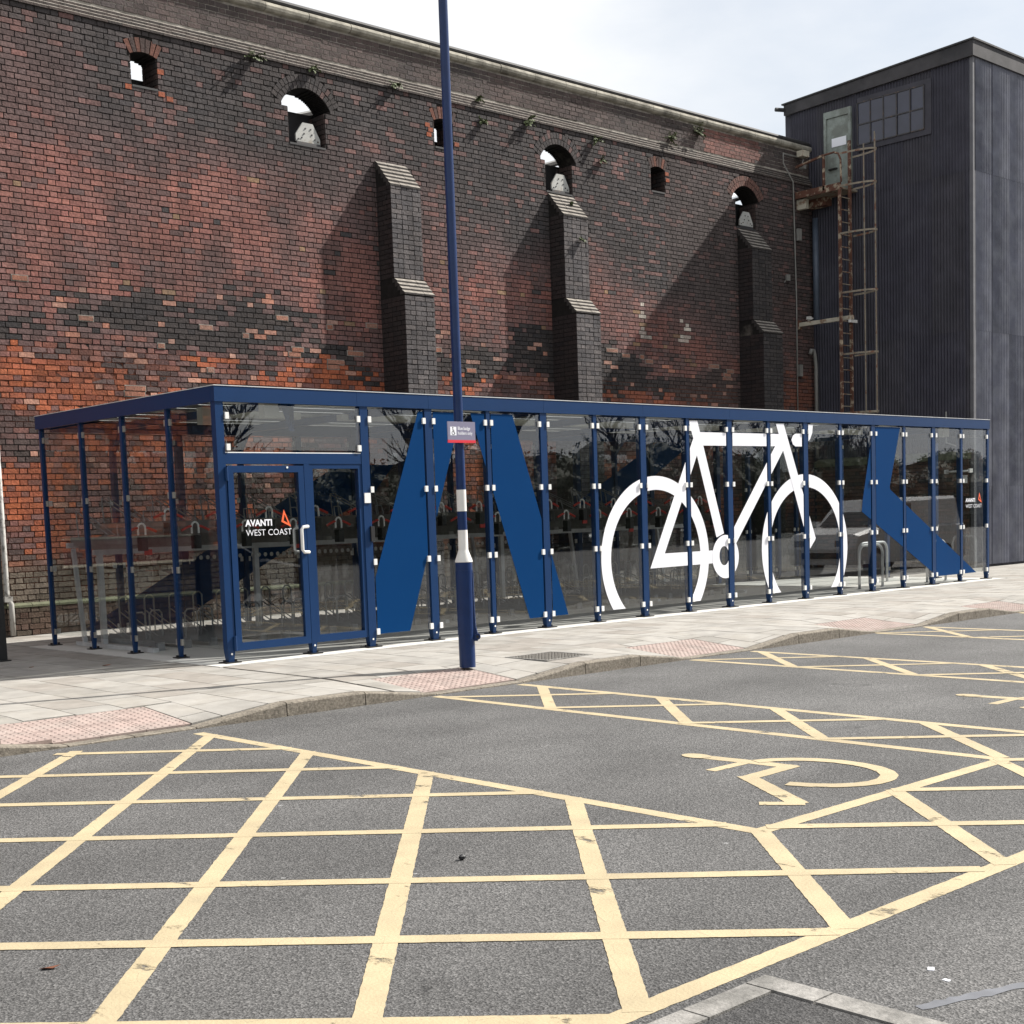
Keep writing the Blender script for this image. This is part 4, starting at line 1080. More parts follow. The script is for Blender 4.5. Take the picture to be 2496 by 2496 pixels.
# end glazing
for x in (SX0, SX1):
    ys = [0.]+LY
    for a, b in zip(ys[:-1], ys[1:]):
        mb = MB(); mb.box(x-.005, x+.005, a+.052, b-.030, .145, 2.862); g = mb.build('glass_pane', M['glass'], sh)
        for z in (2.735, 1.90, 1.03, .185):
            for y in (a+.055, b-.033): link('glass_clip', CLs, g, (x, y, z))
for k in range(-1, 16):
    a = -.97+1.02*k+.055 if k >= 0 else SX0+.05; b = min(-.97+1.02*(k+1)-.055, SX1-.05)
    if b-a < .2: continue
    mb = MB(); mb.box(a, b, SD-.005, SD+.005, .145, 2.862); g = mb.build('glass_pane', M['glass'], sh)
    for z in (2.735, 1.90, 1.03, .185):
        for x in (a+.01, b-.01): link('glass_clip', CL, g, (x, SD, z))
# door set
hx0, hx1 = SX0+.05, -.055
mb = MB(); mb.box(hx0, hx1, -.036, .044, 2.205, 2.325); mb.build('transom', M['blue'], sh)
mb = MB(); mb.box(hx0, hx1, -.030, .044, 2.326, 2.337); mb.build('transom_bead', M['clip'], sh)
g = pane(hx0+.01, hx1-.01, 2.36, 2.862, name='top_light')
for x in (hx0+.04, hx1-.03):
    for z in (2.735, 2.39): link('glass_clip', CL, g, (x, GY-.010, z))
door = thing('door', None, None); door.parent = sh
def frame(x0, x1, z0, z1, w, wb, y0, y1, par, name='frame'):
    mb = MB(); mb.box(x0, x0+w, y0, y1, z0, z1); mb.box(x1-w, x1, y0, y1, z0, z1)
    mb.box(x0+w, x1-w, y0, y1, z0, z0+wb); mb.box(x0+w, x1-w, y0, y1, z1-w, z1); return mb.build(name, M['blue'], par)
frame(-1.915, -.905, .13, 2.185, .075, .085, -.050, .0, door)
pane(-1.84, -.98, .215, 2.11, -.028, 'door_glass', door)
mb = MB()
for (dy, s) in ((-.051, -1),):
    mb.tube([(-.915, dy, 1.485), (-.915, dy-.045, 1.485), (-.98, dy-.05, 1.482), (-1.005, dy-.05, 1.455), (-1.005, dy-.05, 1.22), (-.98, dy-.05, 1.193), (-.915, dy-.045, 1.19), (-.915, dy, 1.19)], .020, 10)
mb.build('door_handle', M['steel_handle'], door, True)
mb = MB(); mb.tube([(-.95, .0, 1.475), (-.95, .08, 1.475), (-.975, .10, 1.455), (-.975, .10, 1.22), (-.95, .08, 1.20), (-.95, .0, 1.20)], .016, 10); mb.build('door_handle', M['steel_handle'], door, True)
mb = MB(); mb.tube([(-1.93, -.055, .13), (-1.93, -.055, .30)], .018, 8); mb.tube([(-1.93, -.055, 2.02), (-1.93, -.055, 2.17)], .018, 8); mb.build('hinge', M['blue'], door)
mb = MB(); mb.prism_y([(-1.13+.013*math.cos(t*math.pi/4), 2.165+.013*math.sin(t*math.pi/4)) for t in range(8)], -.056, -.0501); mb.build('bolt', M['clip'], door)
side = thing('side_light', None, None); side.parent = sh
frame(-.818, -.058, .13, 2.203, .052, .085, -.030, .04, side)
pane(-.766, -.110, .215, 2.15, .0, 'side_glass', side)
mb = MB(); mb.box(-.045, .045, -.052, -.0401, 1.74, 1.86); mb.build('door_notice', M['clip'], sh)
mb = MB(); mb.box(.02, .075, -.066, -.0401, 1.28, 1.46); mb.build('card_reader', M['black'], sh)
def logo(x, z, par, y, w=.61, flip=1):
    t = text_obj('logo_text', 'AVANTI', .098, M['vinyl_white'], par, (x, y, z+.098), (R(90), 0, 0), bold=.0035)
    a, b = text_w(t); s = .355/(b-a); t.scale = (s, s, 1)
    t = text_obj('logo_text', 'WEST COAST', .098, M['vinyl_white'], par, (x, y, z-.012), (R(90), 0, 0), bold=-.0005)
    a, b = text_w(t); s = w/(b-a); t.scale = (s, s, 1)
    mb = MB(); o = [(x+.515, z+.275), (x+.475, z+.135), (x+.605, z+.075)]; c = (sum(q[0] for q in o)/3, sum(q[1] for q in o)/3)
    i_ = [(c[0]+(q[0]-c[0])*.46, c[1]+(q[1]-c[1])*.50) for q in o]
    for k in range(3):
        n = (k+1) % 3; mb.poly_y([o[k], o[n], i_[n], i_[k]], y)
    mb.build('logo_triangle', M['vinyl_orange'], par)
logo(-1.705, 1.415, door, -.030)
logo(14.19-.031, 1.40, sh, GY-.003, .60)
# roof
def fascia(x0, x1, y0, y1):
    mb = MB(); mb.box(x0, x1, y0, y1, ZU, ZT); return mb.build('fascia', M['blue'], sh)
for a, b in ((SX0-.06, -.1), (-.1, 1), (1, 3), (3, 5), (5, 7), (7, 9), (9, 11), (11, 13), (13, SX1+.045)):
    fascia(a+.0015, b-.0015, -.052, .02)
fascia(SX0-.06, SX1+.045, SD-.02, SD+.052)
fascia(SX0-.06, SX0+.0, .0205, SD-.0205); fascia(SX1-.015, SX1+.045, .0205, SD-.0205)
mb = MB()
mb.box(SX0-.065, SX1+.05, -.058, .06, ZT+.001, ZT+.010); mb.box(SX0-.065, SX1+.05, SD-.06, SD+.058, ZT+.001, ZT+.010)
mb.box(SX0-.065, SX0+.06, .0605, SD-.0605, ZT+.001, ZT+.010); mb.box(SX1-.06, SX1+.05, .0605, SD-.0605, ZT+.001, ZT+.010)
mb.build('roof_trim', M['galv'], sh)
mb = MB(); y = .03; zz = ZT-.05; k = 0
rl = []
while y < SD-.2:                                # trapezoidal deck, ribs along the length, a pale rooflight strip in every second valley
    for a, b, z0, z1 in ((0, .10, 0, 0), (.10, .13, 0, .035), (.13, .20, .035, .035), (.20, .23, .035, 0)):
        mb.face([(SX0, y+a, zz+z0), (SX1, y+a, zz+z0), (SX1, y+b, zz+z1), (SX0, y+b, zz+z1)])
    y += .23; k += 1
    if k % 2 == 0:
        rl.append(y); y += .055
    else:
        mb.box(SX0, SX1, y-.23+.001, y-.001, zz+.036, zz+.042)
        continue
    mb.box(SX0, SX1, y-.285+.001, y-.056, zz+.036, zz+.042)
mb.build('roof_deck', M['roofdeck'], sh)
for y in rl:
    mb = MB(); mb.face([(SX0+.02, y-.01, zz-.005), (SX1-.02, y-.01, zz-.005), (SX1-.02, y+.065, zz-.005), (SX0+.02, y+.065, zz-.005)]); mb.build('rooflight', M['rooflight'], sh)
for y in (1.05, 2.4, 3.75):
    mb = MB(); mb.box(SX0+.02, SX1-.02, y-.016, y+.016, zz-.035, zz-.002); mb.build('roof_batten', M['batten'], sh)
for x in (-.97, 1.05, 3.09, 5.13, 7.17, 9.21, 11.25, 13.29):
    mb = MB(); mb.box(x-.04, x+.04, .03, SD-.03, zz-.13, zz-.036)
    for (ya, yb) in ((SD-.045, SD-.30), (.05, .2)):
        mb.face([(x-.035, ya, zz-.131), (x-.035, yb, zz-.131), (x-.035, ya, zz-.42)]); mb.face([(x+.035, ya, zz-.131), (x+.035, ya, zz-.42), (x+.035, yb, zz-.131)])
        mb.face([(x-.035, yb, zz-.131), (x+.035, yb, zz-.131), (x+.035, ya, zz-.42), (x-.035, ya, zz-.42)])
    mb.build('roof_beam', M['blue'], sh)
mb = MB(); mb.box(SX0+.1, SX1-.05, SD-.10, SD-.03, zz-.16, zz-.04); mb.build('rear_beam', M['blue'], sh)
for x in (-1.2, .9, 3.0, 5.2, 7.4, 9.6, 11.8):
    mb = MB(); mb.box(x, x+1.45, 1.62, 1.74, zz-.14, zz-.06); mb.build('light_fitting', M['lamp_cover'], sh)
for x, y in ((-1.10, .31), (14.17, .43), (-1.22, 1.48)):
    mb = MB(); mb.box(x-.10, x+.10, y-.06, y+.06, zz-.25, zz-.045); mb.build('emergency_light', M['lamp_cover'], sh)

# graphics on the glass
VY = GY-.0015
def pieces(mb, name, m):
    key = {}; par = list(range(len(mb.f)))
    def find(a):
        while par[a] != a: a = par[a]
        return a
    for i, fc in enumerate(mb.f):
        for v in fc:
            k = tuple(round(q, 4) for q in mb.v[v])
            if k in key: par[find(i)] = find(key[k])
            else: key[k] = i
    grp = {}
    for i in range(len(mb.f)): grp.setdefault(find(i), []).append(i)
    for ids in grp.values():
        q = MB()
        for i in ids: q.face([mb.v[v] for v in mb.f[i]])
        q.build(name, m, sh)
def clip_x(pts, lo, hi):
    for sgn, lim in ((1, lo), (-1, hi)):
        o = []
        for i, p in enumerate(pts):
            q = pts[(i+1) % len(pts)]; a, b = sgn*(p[0]-lim) >= 0, sgn*(q[0]-lim) >= 0
            if a: o.append(p)
            if a != b:
                t = (lim-p[0])/(q[0]-p[0]); o.append((lim, p[1]+t*(q[1]-p[1])))
        pts = o
        if len(pts) < 3: return []
    return pts
def cut(mb, pts, y):
    if y > 1: mb.poly_y(pts, y); return
    if y < 1:
        kq = (y-CAM.y)/(0-CAM.y); pts = [(CAM.x+(p[0]-CAM.x)*kq, CAM.z+(p[1]-CAM.z)*kq) for p in pts]
    for i in range(2, 17):
        q = clip_x(pts, FP[i]+HW[i]+.0225, FP[i+1]-HW[i+1]-.0225)
        if q: mb.poly_y(q, y)
def vin(pts, m, y=VY, name='vinyl_graphic'):
    mb = MB(); cut(mb, pts, y); pieces(mb, name, m)
vin([(.87, 2.852), (1.575, 2.852), (.61, .15), (.058, .15), (.058, .72)], M['vinyl_blue'])
vin([(1.735, 2.852), (2.47, 2.852), (3.41, .148), (2.67, .148)], M['vinyl_blue'])
vin([(11.06, 2.858), (11.926, 2.858), (11.573, 1.823), (11.587, 1.766), (14.604, .146), (13.17, .146), (10.678, 1.399), (10.71, 1.591)], M['vinyl_blue'])
vin([(-1.6, .15), (2.85, 2.42), (3.95, 2.42), (3.55, 2.0), (-.17, .15)], M['vinyl_blue'], SD-.008)
vin([(8.1, 1.70), (10.45, 2.85), (11.5, 2.85), (9.3, 1.62)], M['vinyl_blue'], SD-.008)
LYR = [0]
def wv(pts):
    LYR[0] += 1; vin(pts, M['vinyl_white'], VY-.0005-.0004*LYR[0], 'bicycle_graphic')
def wheel(cx, cz, Ro, Ri):
    zb = .148; mb = MB(); LYR[0] += 1; y = VY-.0005-.0004*LYR[0]
    to = math.asin((zb-cz)/Ro); ti = math.asin((zb-cz)/Ri); n = 64
    A = [(cx+Ro*math.cos(t), cz+Ro*math.sin(t)) for t in [to+(math.pi-2*to)*k/n for k in range(n+1)]]
    B = [(cx+Ri*math.cos(t), cz+Ri*math.sin(t)) for t in [ti+(math.pi-2*ti)*k/n for k in range(n+1)]]
    for k in range(n): cut(mb, [A[k], A[k+1], B[k+1], B[k]], y)
    pieces(mb, 'bicycle_graphic', M['vinyl_white'])
wheel(5.295, .842, 1.196, .995); wheel(9.025, .845, 1.203, .992)
wv([(5.137, .694), (5.465, .9), (6.256, 2.342), (6.41, 2.50), (6.178, 2.594)])
wv([(5.137, .694), (6.62, .702), (6.62, .898), (5.465, .9)])
wv([(6.08, 2.852), (6.281, 2.857), (6.412, 2.486), (6.869, 1.15), (6.685, 1.092), (6.256, 2.342), (6.178, 2.594)])
wv([(6.23, 2.688), (8.33, 2.690), (8.40, 2.495), (6.30, 2.488)])
wv([(7.03, 1.13), (8.213, 2.491), (8.30, 2.60), (8.47, 2.52), (8.43, 2.425), (7.166, .984), (7.05, .95)])
wv([(8.248, 2.852), (8.456, 2.856), (9.30, .99), (9.277, .956), (9.129, .816)])
LYR[0] += 1; mbq = MB(); yq = VY-.0005-.0004*LYR[0]; n = 40
A = [(6.90+.328*math.cos(2*math.pi*k/n), .790+.335*math.sin(2*math.pi*k/n)) for k in range(n)]; B = [(6.865+.118*math.cos(2*math.pi*k/n), .805+.148*math.sin(2*math.pi*k/n)) for k in range(n)]
for k in range(n): cut(mbq, [A[k], A[(k+1) % n], B[(k+1) % n], B[k]], yq)
pieces(mbq, 'bicycle_graphic', M['vinyl_white'])
wv([(8.946, 2.705), (8.77, 2.702), (8.70, 2.67), (8.66, 2.60), (8.70, 2.53), (8.764, 2.497), (8.946, 2.498)])
wv([(9.06, 2.857), (9.262, 2.857), (9.244, 2.73), (9.18, 2.62), (9.06, 2.53)])
# row of dots on the rear glass
mb = MB()
for k in range(60):
    x = .1+k*.11; mb.face([(x+.032*math.cos(q*math.pi/5), SD-.009, 1.08+.032*math.sin(q*math.pi/5)) for q in range(10)])
mb.build('manifestation_dots', M['clip'], sh)

# ================================================================== TWO TIER RACK
rk = thing('two_tier_bike_rack', 'long grey two tier cycle rack with red grips inside the glass shelter', 'cycle rack', loc=(0, 0, 0))
RX0, RX1, RY = -1.86, 10.1, 3.38
mb = MB(); mb.box(RX0, RX1, RY-.03, RY+.03, 1.205, 1.275); mb.build('beam', M['galv'], rk)
mb = MB(); mb.box(RX0, RX1, RY+.72, RY+.78, 1.30, 1.37); mb.build('beam', M['galv'], rk)
def leg():
    mb = MB(); mb.box(-.035, .035, -.03, .03, 0, 1.204); mb.bar((0, .74, 1.29), (0, .55, .0), .05, .05); mb.box(-.04, .04, -1.35, .75, .001, .05); return mb.mesh('leg', M['galv'])
LG = leg()
for k in range(6): link('leg', LG, rk, (RX0+.08+2.36*k, RY, 0))
def up_tray():
    mb = MB(); y0, y1 = -1.02, .80
    mb.box(-.055, .055, y0, y1, 0, .012); mb.box(-.062, -.055, y0, y1, 0, .115); mb.box(.055, .062, y0, y1, 0, .115); mb.box(-.05, .05, y0+.2, y1-.2, -.05, -.001)
    return mb.mesh('upper_tray', M['galv_dark'])
def up_loop(yb, h, lean):
    mb = MB(); P = [(-.06, yb, .10), (-.06, yb+lean*.5, h*.7), (-.05, yb+lean, h), (.05, yb+lean, h), (.06, yb+lean*.5, h*.7), (.06, yb, .10)]
    mb.tube(P, .010, 6); return mb.mesh('wheel_hoop', M['galv_dim'])
def diag():
    mb = MB(); mb.tube([(-.045, .62, .45), (-.045, -.25, .13)], .009, 5); mb.tube([(.045, .62, .45), (.045, -.25, .13)], .009, 5); return mb.mesh('wheel_guide', M['galv_dim'])
def grip_mesh():
    mb = MB()
    for s in (-1, 1): mb.tube([(s*.055, 0, .055), (s*.085, 0, .055), (s*.20, .0, .005)], .017, 7)
    return mb.mesh('grip', M['red'])
def gloop():
    mb = MB(); P = []
    for q in range(9):
        t = math.pi*q/8; P.append((.05*math.cos(t), 0, .035+.06*math.sin(t)))
    mb.tube([(.05, 0, -.05)]+P+[(-.05, 0, -.05)], .013, 7); return mb.mesh('handle_loop', M['clip'])
UT, H1, H2, DG, GM, GL = up_tray(), up_loop(.55, .46, .06), up_loop(-.55, .25, .04), diag(), grip_mesh(), gloop()
BB = box_mesh('end_block', M['black'], .085, .11, .17)
RB = box_mesh('reflector', M['red'], .10, .02, .07)
def low_tray():
    mb = MB(); mb.box(-.06, .06, -1.15, .8, .05, .062); mb.box(-.066, -.06, -1.15, .8, .05, .12); mb.box(.06, .066, -1.15, .8, .05, .12); mb.box(-.05, .05, -1.2, -1.15, .0, .10); return mb.mesh('lower_tray', M['galv_dim'])
def low_hoop(y, h, w):
    mb = MB(); mb.tube([(-w, y, .06), (-w, y, h-.04), (-w+.04, y, h), (w-.04, y, h), (w, y, h-.04), (w, y, .06)], .0115, 7); return mb.mesh('wheel_hoop', M['galv_dim'])
LT, LH1, LH2 = low_tray(), low_hoop(-.65, .46, .09), low_hoop(.45, .62, .07)
n = int((RX1-RX0-.2)/.375)
for k in range(n):
    x = RX0+.14+.375*k; hi = k % 2
    z = 1.50 if hi else 1.33
    t = link('upper_tray', UT, rk, (x, RY, z))
    for me, q in ((H1, 'wheel_hoop'), (H2, 'wheel_hoop'), (DG, 'wheel_guide')): link(q, me, t, (0, 0, 0))
    link('grip', GM, t, (0, -1.05, .15)); link('handle_loop', GL, t, (0, -1.05, .165)); link('end_block', BB, t, (0, -1.06, .005))
    if k % 3 == 0: link('reflector', RB, t, (.1, -1.0, -.10))
    l_ = link('lower_tray', LT, rk, (x+.1, RY, 0))
    link('wheel_hoop', LH1, l_, (0, (.25 if hi else 0), 0)); link('wheel_hoop', LH2, l_, (0, 0, 0))
    mb_ = DG; link('wheel_guide', DG, l_, (0, -.1, -.02))
# Sheffield stands
def stand(x0, x1, y, label):
    s = thing('bike_stand', label, 'bike stand', 'hoop stands at the right end of the shelter', loc=((x0+x1)/2, y, 0))
    h = (x1-x0)/2; c = .16; P = [(-h, 0, 0), (-h, 0, .78-c)]
    for q in range(1, 6):
        t = R(180-90*q/5); P.append((-h+c+c*math.cos(t), 0, .78-c+c*math.sin(t)))
    P += [(-a, b, z) for a, b, z in P[::-1]]
    mb = MB(); mb.tube(P, .024, 10); mb.build('hoop', M['galv'], s, True)
    for sg in (-1, 1):
        mb = MB(); mb.lathe(sg*h, 0, [(.05, .001), (.05, .008), (.03, .008)], 12); mb.build('foot_plate', M['galv'], s)
stand(11.45, 12.21, .56, 'low hoop stand left of the blue chevron, nearest the glass')
stand(12.77, 13.75, 1.42, 'hoop stand standing farthest back inside the right end of the shelter')
stand(13.58, 14.26, .45, 'hoop stand whose feet show beneath the foot of the blue chevron')

# ================================================================== LAMP POST AND SIGN
PX, PY = -.779, -2.655
lp_ = thing('lamp_post', 'tall dark blue lamp post with two white bands standing on the paving', 'lamp post', loc=(PX, PY, -.016))
mb = MB(); mb.lathe(0, 0, [(.084, 0), (.085, .30), (.087, 1.08), (.091, 1.085)], 32); weld_smooth(mb.build('base', M['blue_lamp'], lp_))
mb = MB(); mb.lathe(0, 0, [(.0915, 1.086), (.0905, 1.10), (.052, 1.205), (.0505, 1.215), (.050, 1.415)], 32); weld_smooth(mb.build('white_collar', M['whitepaint'], lp_))
mb = MB(); mb.lathe(0, 0, [(.0485, 1.4152), (.0480, 1.606)], 28); weld_smooth(mb.build('pole', M['blue_lamp'], lp_))
mb = MB(); mb.lathe(0, 0, [(.0500, 1.6062), (.0495, 1.826)], 28); weld_smooth(mb.build('white_band', M['whitepaint'], lp_))
mb = MB(); mb.lathe(0, 0, [(.0480, 1.8262), (.0465, 4.5), (.044, 9.0)], 28); weld_smooth(mb.build('pole', M['blue_lamp'], lp_))
# curved service door with lug, facing the camera side
dirc = math.atan2(CAM.y-PY, CAM.x-PX)
mb = MB(); n = 12; t0, t1 = dirc-R(75), dirc+R(38)
for i in range(n):
    a, b = t0+(t1-t0)*i/n, t0+(t1-t0)*(i+1)/n
    for z0, z1 in ((.34, 1.0),):
        q = lambda t, z, rr: (rr*math.cos(t), rr*math.sin(t), z)
        mb.face([q(a, z0, .0905), q(b, z0, .0905), q(b, z1, .0925), q(a, z1, .0925)])
        mb.face([q(a, z1, .0925), q(b, z1, .0925), q(b, z1, .085), q(a, z1, .085)]); mb.face([q(a, z0, .085), q(b, z0, .085), q(b, z0, .0905), q(a, z0, .0905)])
mb.face([q(t0, .34, .085), q(t0, .34, .0905), q(t0, 1.0, .0925), q(t0, 1.0, .085)]); mb.face([q(t1, .34, .0905), q(t1, .34, .085), q(t1, 1.0, .085), q(t1, 1.0, .0925)])
mb.build('service_door', M['blue_lamp'], lp_)
ta = dirc+R(82)
mb = MB(); c_, s_ = math.cos(ta), math.sin(ta)
for z0, z1, ra, rb in ((.27, .345, .118, .118), (.345, .42, .118, .102), (.42, .60, .102, .094), (.60, 1.0, .094, .090)):
    w = .020; px, py = -s_*w, c_*w
    mb.hexa([(c_*.075-px, s_*.075-py, z0), (c_*ra-px, s_*ra-py, z0), (c_*ra+px, s_*ra+py, z0), (c_*.075+px, s_*.075+py, z0), (c_*.075-px, s_*.075-py, z1), (c_*rb-px, s_*rb-py, z1), (c_*rb+px, s_*rb+py, z1), (c_*.075+px, s_*.075+py, z1)])
mb.build('hinge_rib', M['blue_lamp'], lp_)
mb = MB(); d_ = Vector((math.cos(dirc), math.sin(dirc), 0))
cc = Vector((c_*.115, s_*.115, .315)); mb.tube([cc-d_*.022, cc+d_*.030], .032, 14); mb.build('lug', M['blue_lamp'], lp_)
mb = MB(); mb.tube([cc+d_*.0301, cc+d_*.032], .016, 12); mb.build('lug_hole', M['black'], lp_)
sg = thing('parking_sign', 'small grey and red sign fixed to the lamp post reading Blue badge holders only', 'sign', loc=(-.80, PY-.062, 2.39))
mb = MB(); mb.box(-.185, .185, -.004, .004, -.105, .105); mb.build('plate', M['sign_grey'], sg)
mb = MB(); mb.box(-.186, .186, -.0056, .003, -.108, -.080); mb.build('red_strip', M['sign_red'], sg)
mb = MB(); mb.poly_y([(-.152, -.034), (-.070, -.034), (-.070, .052), (-.152, .052)], -.0046); mb.build('symbol_panel', M['vinyl_white'], sg)
mb = MB()
def st2(a, b, w, y):
    a = Vector(a); b = Vector(b); d = (b-a).normalized(); nn = Vector((-d.y, d.x))*w/2
    mb.poly_y([tuple(a-nn), tuple(b-nn), tuple(b+nn), tuple(a+nn)], y)
ox, oz = -.111, .008
mb.poly_y([(ox-.006+.008*math.cos(t*.7), oz+.034+.008*math.sin(t*.7)) for t in range(9)], -.0050)
st2((ox-.006, oz+.024), (ox-.003, oz-.006), .008, -.0051); st2((ox-.004, oz+.010), (ox+.014, oz+.008), .006, -.0052); st2((ox-.004, oz-.006), (ox+.014, oz-.008), .008, -.0053); st2((ox+.013, oz-.007), (ox+.021, oz-.030), .007, -.0054)
for q in range(12):
    t = R(120+q*20); t2 = R(120+(q+1)*20); cxx, czz = ox-.002, oz-.018
    mb.poly_y([(cxx+.021*math.cos(t), czz+.021*math.sin(t)), (cxx+.021*math.cos(t2), czz+.021*math.sin(t2)), (cxx+.015*math.cos(t2), czz+.015*math.sin(t2)), (cxx+.015*math.cos(t), czz+.015*math.sin(t))], -.0055)
mb.build('wheelchair_pictogram', M['black'], sg)
for body, z in (('Blue badge', .022), ('holders only', -.026)):
    t = text_obj('lettering', body, .047, M['vinyl_white'], sg, (-.052, -.0048, z), (R(90), 0, 0), bold=.0006)
    a, b = text_w(t); s = (.165 if 'badge' in body else .195)/(b-a); t.scale = (s, 1, 1)
mb = MB(); mb.box(-.03, .03, .0045, .075, .03, .05); mb.box(-.03, .03, .0045, .075, -.05, -.03); mb.build('bracket', M['galv'], sg)

# ================================================================== SMALL LITTER
def scrap(x, y, z, s, m, label, name='dry_leaf', cat='leaf'):
    mb = MB(); P = [(-1, 0, .05), (-.4, -.38, .22), (.35, -.3, .12), (1, .05, .34), (.35, .36, .10), (-.4, .33, .02)]
    mb.face([(a*s, b*s, c*s) for a, b, c in P]); mb.face([(a*s, b*s, c*s-.0015) for a, b, c in P[::-1]])
    for i in range(6):
        a, b = P[i], P[(i+1) % 6]; mb.face([(a[0]*s, a[1]*s, a[2]*s-.0015), (b[0]*s, b[1]*s, b[2]*s-.0015), (b[0]*s, b[1]*s, b[2]*s), (a[0]*s, a[1]*s, a[2]*s)])
    o = mb.build(name, m, loc=(x, y, z)); o.rotation_euler = (0, 0, -.7); tag(o, label, cat); return o
scrap(-7.97, -8.44, RZ+.002, .040, M['leaf_dry'], 'curled brown leaf on the asphalt at the lower left between yellow lines')
scrap(-2.93, 1.06, .002, .055, M['leaf_dry'], 'brown leaf lying on the shaded paving left of the shelter')
scrap(-1.43, 2.77, .004, .05, M['leaf_dry'], 'dry leaf on the white slab inside the left end of the shelter')
scrap(-3.5, 1.75, .002, .03, M['leaf_dry'], 'tiny dark leaf on the shaded paving near the black post')
mb = MB(); P = [Vector((.022*math.cos(a)*math.cos(b)*random.uniform(.8, 1.1), .018*math.sin(a)*math.cos(b)*random.uniform(.8, 1.1), .014+.014*math.sin(b))) for b in (-1.2, -.4, .4, 1.2) for a in [q*math.pi/4 for q in range(8)]]
for i in range(3):
    for k in range(8): mb.face([P[i*8+k], P[i*8+(k+1) % 8], P[(i+1)*8+(k+1) % 8], P[(i+1)*8+k]])
mb.face([P[24+k] for k in range(8)]); mb.face([P[k] for k in range(8)][::-1])
o = mb.build('pebble', M['black'], loc=(-5.86, -8.40, RZ)); tag(o, 'small dark stone lying on the asphalt inside the hatched box', 'stone')
for i, (x, y, lab) in enumerate(((-5.83, -10.9, 'white scrap of paper on the asphalt beyond the pale corner kerb'), (-5.9, -11.0, 'second smaller white scrap beside it at the lower right'), (-1.65, -5.35, None))):
    if not lab: continue
    mb = MB(); s = .016 - .004*i; mb.box(-s, s, -s*.7, s*.7, 0, .003); o = mb.build('paper_scrap', M['vinyl_white'], loc=(x, y, RZ)); o.rotation_euler = (0, 0, .5+i); tag(o, lab, 'litter')

# ================================================================== ACROSS THE PARKING AREA (mirrored in the glass)
def loft(mb, prof, hw, m=0, inset=.10):
    # side profile (s,z) extruded across the width with rounded shoulders
    n = len(prof); cx = sum(p[0] for p in prof)/n; cz = sum(p[1] for p in prof)/n
    lay = []
    for y, k in ((-hw, inset), (-hw+.10, .0), (hw-.10, .0), (hw, inset)):
        lay.append([(p[0]-(.9*k if p[0] > cx else -.9*k)*.6, y, p[1]-(k*.5 if p[1] > cz else 0)) for p in prof])
    for a, b in zip(lay[:-1], lay[1:]):
        for i in range(n): mb.face([a[i], a[(i+1) % n], b[(i+1) % n], b[i]], None, m)
    mb.face(lay[0][::-1], None, m); mb.face(lay[-1], None, m)
def vehicle(name, label, cat, loc, rot, body, cabin, glassp, hw, wheels, m, lights, zl):
    t = thing(name, label, cat, loc=loc); t.rotation_euler = (0, 0, rot)
    mb = MB(); loft(mb, body, hw); smooth_angle(mb.build('body', m, t), 30)
    mb = MB(); loft(mb, cabin, hw-.10, inset=.14); smooth_angle(mb.build('cabin', m, t), 30)
    for gq in glassp:
        for sgn in (-1, 1):
            mb = MB(); y = sgn*(hw-.096); mb.prism_y(gq, y-.006, y+.006); mb.build('side_window', M['car_glass'], t)
    f0, f1 = cabin[-1], cabin[-2]
    mb = MB(); a, b = cabin[1], cabin[0]
    for (p, q_) in ((cabin[0], cabin[1]), (cabin[-1], cabin[-2])):
        sgn = 1 if p[0] > 0 else -1
        mb.face([(p[0]+sgn*.012, -hw+.24, p[1]+.04), (p[0]+sgn*.012, hw-.24, p[1]+.04), (q_[0]+sgn*.02, hw-.32, q_[1]-.05), (q_[0]+sgn*.02, -hw+.32, q_[1]-.05)])
    mb.build('windscreen', M['car_glass'], t)
    for s in wheels:
        for sgn in (-1, 1):
            mb = MB(); mb.tube([(s, sgn*(hw-.20), .32), (s, sgn*(hw+.005), .32)], .32, 20); w = mb.build('wheel', M['tyre'], t)
            mb = MB(); mb.tube([(s, sgn*(hw+.006), .32), (s, sgn*(hw+.015), .32)], .20, 14); mb.build('rim', M['galv'], w)
    for sgn in (-1, 1):
        mb = MB(); mb.box(lights-.06, lights+.03, sgn*(hw-.36)-.16, sgn*(hw-.36)+.16, zl, zl+.14); mb.build('headlight', M['chrome'], t)
        mb = MB(); mb.box(cabin[0][0]-.35, cabin[0][0]-.22, sgn*(hw+.06)-.08, sgn*(hw+.06)+.08, cabin[0][1]+.02, cabin[0][1]+.16); mb.build('mirror', m, t)
    mb = MB(); mb.box(lights-.05, lights+.05, -.5, .5, .42, .56); mb.build('grille', M['black'], t)
    return t
vehicle('parked_car', 'dark hatchback mirrored in the shelter door glass', 'car', (4.6, -11.9, RZ), 0,
        [(2.1, .25), (2.15, .55), (2.0, .78), (1.15, .95), (-1.9, .98), (-2.08, .8), (-2.1, .25)],
        [(1.15, .94), (.35, 1.42), (-1.35, 1.46), (-1.95, .97)], [[(.85, .98), (.28, 1.34), (-.35, 1.37), (-.35, .98)], [(-.42, .98), (-.42, 1.37), (-1.2, 1.36), (-1.6, .99)]],
        .87, (1.35, -1.35), M['car_dark'], 2.10, .62)
vehicle('parked_van', 'silver van mirrored in the glass at the right end of the shelter', 'van', (19.6, -5.3, RZ), math.pi,
        [(2.5, .28), (2.55, .65), (2.40, .98), (1.55, 1.12), (-2.45, 1.12), (-2.5, .95), (-2.5, .28)],
        [(1.55, 1.11), (.75, 1.75), (-2.2, 1.80), (-2.45, 1.11)], [[(1.25, 1.14), (.68, 1.62), (-.05, 1.65), (-.05, 1.14)]],
        .92, (1.6, -1.55), M['car_white'], 2.50, .70)
